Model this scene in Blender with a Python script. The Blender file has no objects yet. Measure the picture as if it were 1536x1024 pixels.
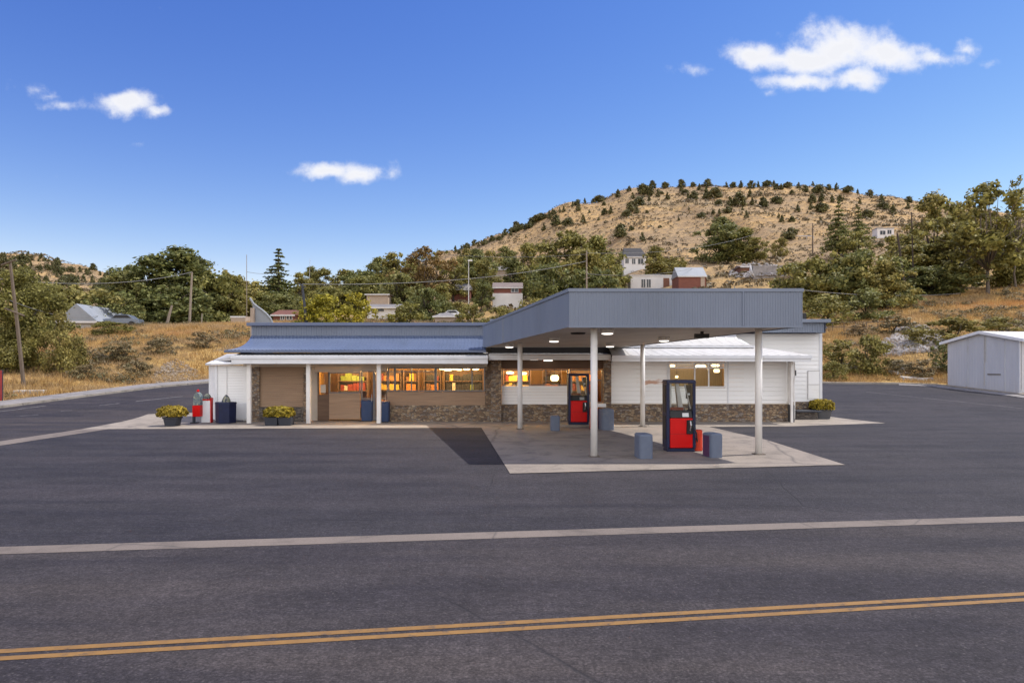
import bpy, bmesh, math, random
import numpy as np
from mathutils import Vector, Matrix
R = math.radians
SC = bpy.context.scene
COL = SC.collection
rng = np.random.default_rng(11)
random.seed(5)
F, CX, HY, HC = 1024.0, 768.0, 550.0, 2.5        # lens, principal column, horizon row, eye height (used to survey the place)

# ------------------------------------------------------------------ materials
MATS = {}
def nt_new(name):
    m = bpy.data.materials.new(name); m.use_nodes = True
    nt = m.node_tree; nt.nodes.clear()
    out = nt.nodes.new('ShaderNodeOutputMaterial')
    b = nt.nodes.new('ShaderNodeBsdfPrincipled')
    nt.links.new(b.outputs[0], out.inputs[0])
    MATS[name] = m
    return m, nt, b, out
def N(nt, t, **kw):
    n = nt.nodes.new(t)
    for k, v in kw.items():
        if k.startswith('i_'):
            key = k[2:]
            key = int(key) if key.isdigit() else key.replace('_', ' ')
            s = n.inputs[key]
            if hasattr(v, 'links') or isinstance(v, bpy.types.NodeSocket): nt.links.new(v, s)
            else: s.default_value = v
        else: setattr(n, k, v)
    return n
def c4(c): return (c[0], c[1], c[2], 1)
def coords(nt, scale=(1, 1, 1), kind='Object'):
    t = N(nt, 'ShaderNodeTexCoord')
    mp = N(nt, 'ShaderNodeMapping', i_Scale=scale, i_Vector=t.outputs[kind])
    return mp.outputs[0]
def noise(nt, vec, scale, detail=4, rough=.55, dist=0.0):
    n = N(nt, 'ShaderNodeTexNoise', i_Vector=vec, i_Scale=scale, i_Detail=detail, i_Roughness=rough, i_Distortion=dist)
    return n.outputs[0]
def ramp(nt, fac, stops, interp='LINEAR'):
    n = N(nt, 'ShaderNodeValToRGB', i_Fac=fac); e = n.color_ramp.elements
    n.color_ramp.interpolation = interp
    while len(e) < len(stops): e.new(.5)
    for el, (p, c) in zip(e, stops):
        el.position = p; el.color = c4(c) if not isinstance(c, (int, float)) else (c, c, c, 1)
    return n.outputs[0]
def mix(nt, fac, a, b, mode='MIX'):
    n = N(nt, 'ShaderNodeMix', data_type='RGBA', blend_type=mode)
    def put(s, v):
        if isinstance(v, bpy.types.NodeSocket): nt.links.new(v, s)
        elif isinstance(v, (int, float)): s.default_value = v
        else: s.default_value = c4(v)
    put(n.inputs[0], fac); put(n.inputs[6], a); put(n.inputs[7], b)
    return n.outputs[2]
def math_n(nt, op, a, b=0.0, c=None):
    n = N(nt, 'ShaderNodeMath', operation=op)
    for i, v in enumerate((a, b, c)):
        if v is None: continue
        if isinstance(v, bpy.types.NodeSocket): nt.links.new(v, n.inputs[i])
        else: n.inputs[i].default_value = v
    return n.outputs[0]
def bump(nt, b, h, strength=.3, dist=.02):
    n = N(nt, 'ShaderNodeBump', i_Height=h, i_Strength=strength, i_Distance=dist)
    nt.links.new(n.outputs[0], b.inputs['Normal'])
def pmat(name, c1, c2=None, scale=3.0, rough=.6, stretch=(1, 1, 1), bmp=0, bscale=40, bdist=.01, metal=0, spec=.4, dirt=None, dscale=1.2, dlo=.55, dhi=.75):
    """a painted / plain surface with soft colour variation, optional dirt patches and fine bump"""
    if name in MATS: return MATS[name]
    m, nt, b, out = nt_new(name)
    v = coords(nt, stretch)
    c2 = c2 or tuple(x * .8 for x in c1)
    col = mix(nt, ramp(nt, noise(nt, v, scale, 6), [(.3, 0.0), (.7, 1.0)]), c1, c2)
    if dirt: col = mix(nt, ramp(nt, noise(nt, v, dscale, 8, .65), [(dlo, 0.0), (dhi, 1.0)]), col, dirt)
    nt.links.new(col, b.inputs['Base Color'])
    rr = N(nt, 'ShaderNodeMapRange', i_Value=noise(nt, v, scale * 3, 3), i_3=max(rough - .12, .02), i_4=min(rough + .12, 1))
    nt.links.new(rr.outputs[0], b.inputs['Roughness'])
    b.inputs['Metallic'].default_value = metal
    b.inputs['Specular IOR Level'].default_value = spec
    if bmp: bump(nt, b, noise(nt, v, bscale, 4), bmp, bdist)
    return m

def asphalt(name, base, tint, streak_rot=0.0, warm=(.045, .037, .035)):
    m, nt, b, out = nt_new(name)
    t = N(nt, 'ShaderNodeTexCoord')
    mp = N(nt, 'ShaderNodeMapping', i_Vector=t.outputs['Object'], i_Rotation=(0, 0, -streak_rot), i_Scale=(.16, 1.0, 1))
    v = t.outputs['Object']
    big = noise(nt, v, .16, 5, .6)
    col = mix(nt, ramp(nt, big, [(.3, 0.0), (.7, 1.0)]), base, tint)
    stre = noise(nt, mp.outputs[0], 1.0, 8, .62, .5)                       # tyre wear running along the road
    col = mix(nt, ramp(nt, stre, [(.34, .7), (.56, 0.0)]), col, tuple(x * y for x, y in zip(base, (.58, .58, .7))))
    col = mix(nt, ramp(nt, noise(nt, mp.outputs[0], .5, 4, .6), [(.46, 0.0), (.66, .75)]), col, tuple(x * 1.22 for x in warm))
    grit = noise(nt, v, 34, 3, .8)                                          # stones in the binder
    col = mix(nt, 1.0, col, ramp(nt, grit, [(.3, .48), (.5, .95), (.7, 1.85)]), 'MULTIPLY')
    col = mix(nt, 1.0, col, ramp(nt, noise(nt, v, 9.0, 9, .82), [(.3, .5), (.5, 1.0), (.7, 1.75)]), 'MULTIPLY')
    col = mix(nt, 1.0, col, ramp(nt, noise(nt, v, 1.1, 5, .6), [(.3, .82), (.7, 1.2)]), 'MULTIPLY')
    grit2 = N(nt, 'ShaderNodeTexVoronoi', i_Vector=v, i_Scale=15.0)
    col = mix(nt, ramp(nt, grit2.outputs['Distance'], [(.05, .55), (.2, 0.0)]), col, (.12, .108, .104))
    vd = N(nt, 'ShaderNodeMix', data_type='VECTOR', i_0=.12)
    nt.links.new(v, vd.inputs[4]); nz = N(nt, 'ShaderNodeTexNoise', i_Vector=v, i_Scale=.9, i_Detail=6.0); nt.links.new(nz.outputs[1], vd.inputs[5])
    cr = N(nt, 'ShaderNodeTexVoronoi', feature='DISTANCE_TO_EDGE', i_Vector=vd.outputs[1], i_Scale=.16)
    crm = ramp(nt, cr.outputs['Distance'], [(.0, 1.0), (.0045, 0.0)])
    gate = ramp(nt, noise(nt, v, .25, 3), [(.5, 0.0), (.6, 1.0)])
    ck = math_n(nt, 'MULTIPLY', crm, gate)
    col = mix(nt, math_n(nt, 'MULTIPLY', ck, .75), col, (.018, .017, .02))
    nt.links.new(col, b.inputs['Base Color'])
    b.inputs['Roughness'].default_value = .88; b.inputs['Specular IOR Level'].default_value = .25
    h = math_n(nt, 'SUBTRACT', math_n(nt, 'ADD', grit, math_n(nt, 'MULTIPLY', grit2.outputs['Distance'], .5)), ck)
    bump(nt, b, h, .7, .012)
    return m

def concrete(name, c1, c2, crack=.25, joint=None):
    m, nt, b, out = nt_new(name)
    t = N(nt, 'ShaderNodeTexCoord'); v = t.outputs['Object']
    col = mix(nt, ramp(nt, noise(nt, v, .55, 7, .62), [(.32, 0.0), (.68, 1.0)]), c1, c2)
    col = mix(nt, ramp(nt, noise(nt, v, 1.1, 8, .7, .5), [(.5, 0.0), (.68, .75)]), col, tuple(x * .5 for x in c2))
    col = mix(nt, ramp(nt, noise(nt, v, 3.2, 4, .6), [(.66, 0.0), (.74, .8)]), col, (.06, .05, .05))
    fine = noise(nt, v, 45, 3, .7)
    col = mix(nt, 1.0, col, ramp(nt, fine, [(.3, .75), (.7, 1.2)]), 'MULTIPLY')
    nz = N(nt, 'ShaderNodeTexNoise', i_Vector=v, i_Scale=.7, i_Detail=5.0)
    vd = N(nt, 'ShaderNodeMix', data_type='VECTOR', i_0=.25); nt.links.new(v, vd.inputs[4]); nt.links.new(nz.outputs[1], vd.inputs[5])
    cr = N(nt, 'ShaderNodeTexVoronoi', feature='DISTANCE_TO_EDGE', i_Vector=vd.outputs[1], i_Scale=crack)
    crm = ramp(nt, cr.outputs['Distance'], [(.0, 1.0), (.006, 0.0)])
    col = mix(nt, math_n(nt, 'MULTIPLY', crm, .7), col, (.07, .06, .055))
    if joint:
        sx = N(nt, 'ShaderNodeSeparateXYZ', i_0=v)
        fx = math_n(nt, 'ABSOLUTE', math_n(nt, 'SUBTRACT', math_n(nt, 'FRACT', math_n(nt, 'DIVIDE', sx.outputs[0], joint)), .5))
        jm = ramp(nt, fx, [(.0, 1.0), (.005, 0.0)])
        col = mix(nt, math_n(nt, 'MULTIPLY', jm, .6), col, (.09, .08, .07))
    nt.links.new(col, b.inputs['Base Color']); b.inputs['Roughness'].default_value = .85
    bump(nt, b, math_n(nt, 'SUBTRACT', fine, crm), .35, .008)
    return m

def stone(name, cols, scale, mortar=(.16, .13, .1), aspect=(1, 1, 1.7)):
    m, nt, b, out = nt_new(name)
    v = coords(nt, aspect)
    nz = N(nt, 'ShaderNodeTexNoise', i_Vector=v, i_Scale=scale * .8, i_Detail=4.0)
    vd = N(nt, 'ShaderNodeMix', data_type='VECTOR', i_0=.07); nt.links.new(v, vd.inputs[4]); nt.links.new(nz.outputs[1], vd.inputs[5])
    vo = N(nt, 'ShaderNodeTexVoronoi', i_Vector=vd.outputs[1], i_Scale=scale)
    ed = N(nt, 'ShaderNodeTexVoronoi', feature='DISTANCE_TO_EDGE', i_Vector=vd.outputs[1], i_Scale=scale)
    sep = N(nt, 'ShaderNodeSeparateColor', i_0=vo.outputs['Color'])
    n = len(cols)
    col = ramp(nt, sep.outputs[0], [((i + .5) / n, c) for i, c in enumerate(cols)], 'CONSTANT')
    col = mix(nt, 1.0, col, ramp(nt, noise(nt, v, scale * 5, 5, .7), [(.25, .55), (.75, 1.35)]), 'MULTIPLY')
    em = ramp(nt, ed.outputs['Distance'], [(.02, 1.0), (.07, 0.0)])
    col = mix(nt, em, col, mortar)
    nt.links.new(col, b.inputs['Base Color']); b.inputs['Roughness'].default_value = .85
    h = math_n(nt, 'ADD', ramp(nt, ed.outputs['Distance'], [(.0, 0.0), (.16, 1.0)]), math_n(nt, 'MULTIPLY', noise(nt, v, scale * 6, 4), .4))
    bump(nt, b, h, .9, .04)
    return m

def leafmat(name, c1, c2, c3, trans=.22):
    m, nt, b, out = nt_new(name)
    g = N(nt, 'ShaderNodeNewGeometry'); oi = N(nt, 'ShaderNodeObjectInfo')
    col = ramp(nt, g.outputs['Random Per Island'], [(.1, c1), (.5, c2), (.92, c3)])
    v = coords(nt)
    col = mix(nt, 1.0, col, ramp(nt, noise(nt, v, .55, 3), [(.3, .66), (.7, 1.35)]), 'MULTIPLY')
    hs = N(nt, 'ShaderNodeHueSaturation', i_Color=col)
    hh = N(nt, 'ShaderNodeMapRange', i_Value=oi.outputs['Random'], i_3=.487, i_4=.512); nt.links.new(hh.outputs[0], hs.inputs['Hue'])
    vv = N(nt, 'ShaderNodeMapRange', i_Value=oi.outputs['Random'], i_3=1.15, i_4=.85); nt.links.new(vv.outputs[0], hs.inputs['Value'])
    nt.links.new(hs.outputs[0], b.inputs['Base Color'])
    b.inputs['Roughness'].default_value = .6; b.inputs['Specular IOR Level'].default_value = .25
    tr = N(nt, 'ShaderNodeBsdfTranslucent', i_Color=hs.outputs[0])
    mx = N(nt, 'ShaderNodeMixShader', i_0=trans); nt.links.new(b.outputs[0], mx.inputs[1]); nt.links.new(tr.outputs[0], mx.inputs[2])
    nt.links.new(mx.outputs[0], out.inputs[0])
    return m

def glassmat(name, tint=(.75, .8, .8), refl=.12):
    m, nt, b, out = nt_new(name)
    nt.nodes.remove(b)
    tr = N(nt, 'ShaderNodeBsdfTransparent', i_Color=c4(tint))
    gl = N(nt, 'ShaderNodeBsdfGlossy', i_Roughness=.03)
    fr = N(nt, 'ShaderNodeFresnel', i_IOR=1.5)
    f = math_n(nt, 'ADD', fr.outputs[0], refl)
    mx = N(nt, 'ShaderNodeMixShader', i_0=f); nt.links.new(tr.outputs[0], mx.inputs[1]); nt.links.new(gl.outputs[0], mx.inputs[2])
    nt.links.new(mx.outputs[0], out.inputs[0])
    return m
def emit(name, c, s):
    m, nt, b, out = nt_new(name)
    b.inputs['Base Color'].default_value = c4((.8, .8, .8)); b.inputs['Emission Color'].default_value = c4(c); b.inputs['Emission Strength'].default_value = s
    return m

M_ROAD = asphalt('road_asphalt', (0.032, 0.028, 0.031), (0.040, 0.034, 0.037), R(7.5))
M_LOT = asphalt('lot_asphalt', (0.026, 0.024, 0.029), (0.032, 0.029, 0.033), R(2), (0.031, 0.027, 0.031))
M_STREET = asphalt('street_asphalt', (0.030, 0.027, 0.031), (0.037, 0.032, 0.037), R(80))
M_PAD = concrete('pad_concrete', (0.252, 0.212, 0.177), (0.194, 0.164, 0.140), .13)
M_APRON = concrete('apron_concrete', (0.296, 0.254, 0.210), (0.232, 0.197, 0.164), .2, 3.1)
M_STRIP = concrete('strip_concrete', (.175, .142, .120), (.138, .112, .095), .35)
M_KERB = concrete('kerb_concrete', (0.320, 0.287, 0.244), (0.240, 0.213, 0.185), .5)
M_WALK = concrete('walk_concrete', (0.240, 0.221, 0.218), (0.192, 0.180, 0.176), .3)
M_YEL = pmat('yellow_paint', (0.246, 0.132, 0.036), (0.180, 0.096, 0.032), 6, .75, dirt=(0.049, 0.042, 0.042), dscale=7, dlo=.56, dhi=.72, bmp=.5, bscale=60)
M_WHITEPAINT = pmat('worn_white_paint', (.25, .23, .22), (.18, .17, .17), 4, .75, dirt=(.09, .085, .09), dscale=3, dlo=.45, dhi=.6)
M_STONE = stone('field_stone', [(0.228, 0.150, 0.096), (0.324, 0.222, 0.138), (0.396, 0.288, 0.180), (0.156, 0.114, 0.090), (0.288, 0.240, 0.204), (0.432, 0.348, 0.252)], 7.5)
M_BRICKDK = stone('dark_stone', [(.12, .1, .09), (.17, .14, .12), (.2, .17, .14), (.09, .075, .07)], 7.5, (.09, .08, .07), (1, 1, 2.2))
M_WSIDE = pmat('white_siding', (.86, .86, .85), (.80, .795, .78), .8, .55, (.5, 1, 3), dirt=(.55, .47, .38), dscale=.9, dlo=.66, dhi=.9)
M_WHITE = pmat('white_trim', (.74, .75, .77), (.66, .67, .69), 2, .5, dirt=(.5, .47, .42), dscale=2.5, dlo=.62, dhi=.85)
M_WROOF = pmat('white_roof', (.50, .495, .49), (.41, .40, .385), 1.1, .6, (1, .5, 1), dirt=(.3, .25, .2), dscale=1.3, dlo=.62, dhi=.8)
M_BROWN = pmat('brown_siding', (0.341, 0.226, 0.142), (0.253, 0.165, 0.105), 2.2, .65, (.35, 1, 6), dirt=(0.176, 0.110, 0.074), dscale=2.5, dlo=.55, dhi=.8, bmp=.25, bscale=30)
M_BEIGE = pmat('beige_trim', (.50, .43, .36), (.44, .38, .31), 2, .6)
M_SOFFIT = pmat('soffit', (.56, .50, .44), (.46, .41, .36), .6, .7, dirt=(.3, .25, .2), dscale=.5, dlo=.5, dhi=.8)
M_DKWOOD = pmat('dark_wood', (.13, .075, .045), (.09, .05, .03), 3, .6, (.4, 1, 4))
M_GREYMET = pmat('grey_metal', (0.182, 0.213, 0.278), (0.158, 0.188, 0.246), .7, .5, (0.774, 0.818, 0.313), dirt=(0.132, 0.151, 0.188), dscale=.8, dlo=.55, dhi=.9, spec=.5)
M_BLUEMET = pmat('blue_grey_roof', (0.108, 0.141, 0.228), (0.094, 0.122, 0.200), .8, .38, (0.720, 0.296, 0.800), dirt=(0.079, 0.104, 0.160), dscale=.9, dlo=.55, dhi=.85, spec=.55)
M_POST = pmat('post_paint', (.78, .76, .73), (.68, .66, .63), 2.5, .45, dirt=(.45, .37, .29), dscale=2.2, dlo=.62, dhi=.85)
M_ALU = pmat('window_alu', (0.170, 0.160, 0.160), (0.130, 0.125, 0.125), 5, .4, metal=.5)
M_LALU = pmat('light_alu', (.55, .54, .53), (.48, .47, .46), 5, .4, metal=.2)
M_RED = pmat('red_paint', (.60, .004, .004), (.52, .004, .004), 2, .4, spec=.22, dirt=(.28, .012, .012), dscale=3, dlo=.6, dhi=.85)
M_NAVY = pmat('navy_paint', (.012, .018, .06), (.009, .013, .042), 3, .45, spec=.3, dirt=(.035, .038, .06), dscale=3, dlo=.6, dhi=.85)
M_BLUEBIN = pmat('blue_bin', (.032, .058, .135), (.025, .045, .105), 3, .45, spec=.3, dirt=(.075, .085, .11), dscale=4, dlo=.58, dhi=.85)
M_BLACK = pmat('black_rubber', (.02, .02, .022), (.014, .014, .015), 4, .55)
M_DKGREY = pmat('pot_grey', (.035, .04, .055), (.026, .03, .042), 4, .55, dirt=(.09, .085, .08), dscale=4, dlo=.6, dhi=.85)
M_POTG = pmat('pot_stone_grey', (.09, .09, .095), (.07, .07, .075), 4, .7)
M_BOLL = pmat('bollard_blue_grey', (.125, .15, .205), (.10, .12, .17), 3, .75, dirt=(.19, .2, .23), dscale=3, dlo=.55, dhi=.8, bmp=.4, bscale=45)
M_PURPLE = pmat('purple_paint', (.085, .03, .085), (.06, .022, .06), 3, .6)
M_ORANGERED = pmat('orange_red', (.62, .055, .018), (.48, .035, .015), 9, .8, bmp=.7, bscale=30, bdist=.03)
M_STEEL = pmat('brushed_steel', (.42, .42, .42), (.33, .33, .34), 4, .35, metal=.8)
M_DARKIN = pmat('dark_interior', (.055, .042, .035), (.04, .03, .025), 1.5, .8)
M_WARMWALL = pmat('warm_interior', (.62, .36, .12), (.5, .26, .07), .8, .8)
M_GLASS = glassmat('window_glass', (.86, .86, .82), .05)
M_GLASSD = glassmat('pump_glass', (.93, .96, .96), .03)
M_LAMP = emit('warm_lamp', (1.0, .74, .34), 1.7)
M_LAMPW = emit('white_lamp', (1.0, .93, .82), 1.0)
M_WOODPOLE = pmat('pole_wood', (.15, .115, .085), (.10, .075, .055), 3, .85, (4, 4, .5), bmp=.5, bscale=12)
M_PALEPOLE = pmat('pole_pale', (.30, .25, .2), (.22, .18, .145), 3, .85, (4, 4, .5))
M_WIRE = pmat('wire_grey', (.22, .22, .22), (.17, .17, .17), 3, .6)
M_BARK = pmat('bark', (.075, .058, .045), (.045, .035, .028), 3, .9, (2, 2, .6), bmp=.8, bscale=9, bdist=.05)
M_BARKL = pmat('bark_pale', (.17, .14, .115), (.11, .09, .07), 3, .9, (2, 2, .6), bmp=.8, bscale=9, bdist=.05)
L_DARK = leafmat('leaf_dark', (0.084, 0.095, 0.029),(0.157, 0.168, 0.053),(0.261, 0.255, 0.087), .34)
L_MID = leafmat('leaf_mid', (0.114, 0.111, 0.029),(0.220, 0.204, 0.055),(0.350, 0.305, 0.094), .34)
L_OLIVE = leafmat('leaf_olive', (0.107, 0.099, 0.026),(0.201, 0.184, 0.048),(0.315, 0.282, 0.083), .34)
L_YEL = leafmat('leaf_yellow', (0.149, 0.143, 0.015),(0.300, 0.271, 0.028),(0.451, 0.400, 0.050), .4)
L_BROWN = leafmat('leaf_brown', (0.107, 0.076, 0.025),(0.184, 0.128, 0.042),(0.274, 0.192, 0.068), .34)
L_JUN = leafmat('leaf_juniper', (0.056, 0.057, 0.022),(0.108, 0.106, 0.037),(0.167, 0.157, 0.056), .12)
L_PLANTER = leafmat('leaf_planter', (0.123, 0.101, 0.014), (0.280, 0.223, 0.026), (0.470, 0.365, 0.044), .25)
L_SAGE = leafmat('leaf_sage', (0.119, 0.093, 0.045),(0.194, 0.150, 0.072),(0.292, 0.227, 0.117), .15)

# ------------------------------------------------------------------ mesh helpers
class MB:
    def __init__(s): s.v = []; s.f = []
    def add(s, vs, fs):
        o = len(s.v); s.v += [tuple(p) for p in vs]; s.f += [tuple(i + o for i in f) for f in fs]; return s
    def box(s, x0, x1, y0, y1, z0, z1):
        return s.hexa([(x0, y0), (x1, y0), (x1, y1), (x0, y1)], z0, z1)
    def hexa(s, poly, z0, z1, top=None):
        n = len(poly); top = top or poly
        z0s = z0 if isinstance(z0, (list, tuple)) else [z0] * n
        z1s = z1 if isinstance(z1, (list, tuple)) else [z1] * n
        vs = [(p[0], p[1], z) for p, z in zip(poly, z0s)] + [(p[0], p[1], z) for p, z in zip(top, z1s)]
        fs = [tuple(range(n - 1, -1, -1)), tuple(range(n, 2 * n))] + [(i, (i + 1) % n, n + (i + 1) % n, n + i) for i in range(n)]
        return s.add(vs, fs)
    def tube(s, pts, rad, n=8, caps=True):
        pts = [Vector(p) for p in pts]; rad = rad if isinstance(rad, (list, tuple)) else [rad] * len(pts)
        vs = []; up0 = None
        for i, p in enumerate(pts):
            d = (pts[min(i + 1, len(pts) - 1)] - pts[max(i - 1, 0)]).normalized()
            if up0 is None: up0 = Vector((0, 1, 0)) if abs(d.y) < .8 else Vector((1, 0, 0))
            a = d.cross(up0).normalized(); b = a.cross(d).normalized(); up0 = b
            for k in range(n):
                t = 2 * math.pi * k / n
                vs.append(p + (a * math.cos(t) + b * math.sin(t)) * rad[i])
        fs = []
        for i in range(len(pts) - 1):
            for k in range(n):
                fs.append((i * n + k, i * n + (k + 1) % n, (i + 1) * n + (k + 1) % n, (i + 1) * n + k))
        if caps: fs += [tuple(range(n - 1, -1, -1)), tuple((len(pts) - 1) * n + k for k in range(n))]
        return s.add(vs, fs)
    def lathe(s, prof, cx=0, cy=0, n=20):
        vs = [(cx + r * math.cos(2 * math.pi * k / n), cy + r * math.sin(2 * math.pi * k / n), z) for r, z in prof for k in range(n)]
        fs = [(i * n + k, i * n + (k + 1) % n, (i + 1) * n + (k + 1) % n, (i + 1) * n + k) for i in range(len(prof) - 1) for k in range(n)]
        fs += [tuple(range(n - 1, -1, -1)), tuple((len(prof) - 1) * n + k for k in range(n))]
        return s.add(vs, fs)
    def ribbed(s, p0, p1, ztop, zbot, pitch=.1, amp=.018, nrm=None):
        """vertical-rib sheet from p0 to p1 (xy); ztop/zbot = (z at p0, z at p1)"""
        p0, p1 = Vector(p0), Vector(p1); d = p1 - p0; L = d.length; d.normalize()
        n = nrm or Vector((d.y, -d.x))
        k = max(2, int(round(L / pitch)));
        offs = [(0, 0), (.5, 0), (.58, 1), (.92, 1)]
        st = [(min((i + a) / k, 1), o) for i in range(k) for a, o in offs] + [(1, 0)]
        vs = []
        for t, o in st:
            q = p0 + d * (L * t) + Vector(n) * (o * amp)
            vs += [(q.x, q.y, zbot[0] + (zbot[1] - zbot[0]) * t), (q.x, q.y, ztop[0] + (ztop[1] - ztop[0]) * t)]
        fs = [(2 * i, 2 * i + 2, 2 * i + 3, 2 * i + 1) for i in range(len(st) - 1)]
        return s.add(vs, fs)
    def siding(s, x0, x1, y, z0, z1, board=.19, lap=.022):
        """horizontal lap boards on a wall facing -Y"""
        z = z0
        while z < z1 - .01:
            zt = min(z + board, z1) - (.006 if board > .1 else .004)
            s.add([(x0, y - lap, z), (x1, y - lap, z), (x1, y - .003, zt), (x0, y - .003, zt), (x0, y + .05, z), (x1, y + .05, z), (x1, y + .05, zt), (x0, y + .05, zt)],
                  [(0, 1, 2, 3), (4, 5, 1, 0), (0, 3, 7, 4), (1, 5, 6, 2), (3, 2, 6, 7), (4, 7, 6, 5)])
            z += board
        return s
def mesh_from(name, v, f):
    me = bpy.data.meshes.new(name); me.from_pydata([tuple(map(float, p)) for p in v], [], f); me.update(); return me
def obj(name, mb, mat, parent=None, bevel=0, smooth=False, at=None):
    """link mb as one object; vertices are given in world space unless the parent is a prototype at the origin"""
    o = bpy.data.objects.new(name, None if mb is None else mesh_from(name, mb.v, mb.f))
    COL.objects.link(o)
    me = o.data; me.materials.append(mat)
    off = Vector((0, 0, 0)); p = parent
    while p is not None: off += p.location; p = p.parent
    if parent: o.parent = parent
    if at is not None:
        o.location = Vector(at) - off; off = Vector(at)
    if off.length: me.transform(Matrix.Translation(-off))
    bm = bmesh.new(); bm.from_mesh(me); bmesh.ops.recalc_face_normals(bm, faces=bm.faces); bm.to_mesh(me); bm.free()
    if bevel:
        md = o.modifiers.new('bevel', 'BEVEL'); md.width = bevel; md.segments = 2; md.limit_method = 'ANGLE'; md.angle_limit = R(40)
    if smooth:
        me.shade_smooth()
    return o
def tag(o, label, cat, group=None, kind=None):
    o['label'] = label; o['category'] = cat
    if group: o['group'] = group
    if kind: o['kind'] = kind
    return o
def thing(name, label, cat, loc=(0, 0, 0), group=None, rotz=0):
    o = bpy.data.objects.new(name, None); COL.objects.link(o); o.location = loc; o.rotation_euler = (0, 0, rotz)
    return tag(o, label, cat, group)
def single(name, mb, mat, label, cat, group=None, loc=None, **kw):
    o = obj(name, mb, mat, None, at=loc, **kw); return tag(o, label, cat, group)
def struct(name, mb, mat, **kw):
    o = obj(name, mb, mat, **kw); o['kind'] = 'structure'; return o
def dup(root, loc, rotz=0, label=None, group=None, scale=None):
    def cp(o, par):
        c = o.copy(); COL.objects.link(c); c.parent = par
        for ch in KIDS.get(o.name) or [x for x in o.children]: cp(ch, c)
        return c
    r = cp(root, None); r.location = loc; r.rotation_euler = (0, 0, rotz)
    if scale: r.scale = scale
    if label: r['label'] = label
    if group: r['group'] = group
    return r
KIDS = {}

# ------------------------------------------------------------------ terrain
def pave(y):
    t = np.asarray(y, float) - 32
    return np.where(t < 0, 0, np.where(t < 4, .07 * t * t / 8, .07 * (t - 2)))
UC = [-500, 0, 60, 110, 175, 240, 370, 550, 680, 760, 860, 960, 1060, 1150, 1230, 1310, 1400, 1536, 2000]
DR = [30, 45, 60, 77, 100, 130, 170, 220, 300, 400, 520, 700]
TB = {  # image row of the ground for each column u at distance DR
 -500: [600, 575, 530, 500, 490, 480, 465, 450, 410, 372, 400, 440],
 0:    [600, 575, 530, 500, 490, 480, 465, 448, 412, 378, 410, 450],
 60:   [600, 575, 530, 498, 489, 480, 465, 448, 414, 383, 415, 452],
 110:  [600, 575, 530, 495, 488, 480, 466, 450, 422, 394, 425, 455],
 175:  [600, 575, 530, 492, 488, 480, 468, 452, 430, 408, 438, 460],
 240:  [600, 575, 532, 491, 487, 480, 468, 456, 440, 428, 448, 470],
 370:  [600, 575, 532, 491, 486, 478, 466, 456, 447, 442, 455, 475],
 550:  [600, 580, 540, 505, 484, 471, 456, 446, 434, 427, 440, 470],
 680:  [600, 580, 545, 518, 490, 470, 450, 430, 402, 376, 405, 440],
 760:  [600, 580, 545, 518, 488, 465, 444, 420, 385, 349, 380, 430],
 860:  [600, 580, 545, 515, 483, 460, 437, 405, 352, 304, 345, 410],
 960:  [600, 580, 545, 512, 478, 453, 428, 394, 332, 280, 330, 400],
 1060: [600, 580, 540, 506, 470, 441, 418, 382, 326, 276, 325, 400],
 1150: [600, 580, 537, 502, 465, 431, 408, 373, 322, 274, 320, 400],
 1230: [600, 580, 533, 498, 460, 425, 396, 365, 317, 276, 320, 400],
 1310: [600, 578, 530, 490, 455, 423, 391, 359, 321, 291, 330, 400],
 1400: [600, 576, 526, 484, 446, 416, 386, 356, 326, 304, 340, 405],
 1536: [600, 574, 522, 476, 436, 410, 381, 356, 336, 324, 350, 410],
 2000: [600, 570, 520, 476, 440, 412, 384, 364, 350, 340, 360, 415]}
TAB = np.array([TB[u] for u in UC], float)
# paved ground (its far edge is where the dry bank begins)
EDGE = [(-420, -60), (-420, -38), (-60, -4), (-34, 14), (-29.2, 30), (-28.3, 37), (-27, 42.5), (-25.2, 49), (-22, 54), (-16, 57), (16, 57), (21.5, 53.5), (24.2, 51.6), (29, 51.2), (31.2, 50), (32.6, 44), (33.2, 36), (34, 25), (60, 19), (420, 62), (420, -60)]
def inside_dist(x, y):
    """signed distance to the paved outline: >0 outside"""
    x = np.asarray(x, float); y = np.asarray(y, float)
    best = np.full(np.broadcast(x, y).shape, 1e9); ins = np.zeros(best.shape, bool)
    n = len(EDGE)
    for i in range(n):
        ax, ay = EDGE[i]; bx, by = EDGE[(i + 1) % n]
        dx, dy = bx - ax, by - ay
        t = np.clip(((x - ax) * dx + (y - ay) * dy) / (dx * dx + dy * dy), 0, 1)
        best = np.minimum(best, np.hypot(x - ax - t * dx, y - ay - t * dy))
        c = (ay > y) != (by > y)
        ins ^= c & (x < (bx - ax) * (y - ay) / ((by - ay) if by != ay else 1e-9) + ax)
    return np.where(ins, -best, best)
def vnoise(x, y, s, seed):
    """smooth value noise"""
    g = np.random.default_rng(seed).random((256, 256))
    x = np.asarray(x, float) / s + 512.0; y = np.asarray(y, float) / s + 512.0
    i = np.floor(x).astype(int); j = np.floor(y).astype(int); fx = x - i; fy = y - j
    fx = fx * fx * (3 - 2 * fx); fy = fy * fy * (3 - 2 * fy)
    a = g[i % 256, j % 256]; b = g[(i + 1) % 256, j % 256]; c = g[i % 256, (j + 1) % 256]; d = g[(i + 1) % 256, (j + 1) % 256]
    return (a * (1 - fx) + b * fx) * (1 - fy) + (c * (1 - fx) + d * fx) * fy - .5
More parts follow.
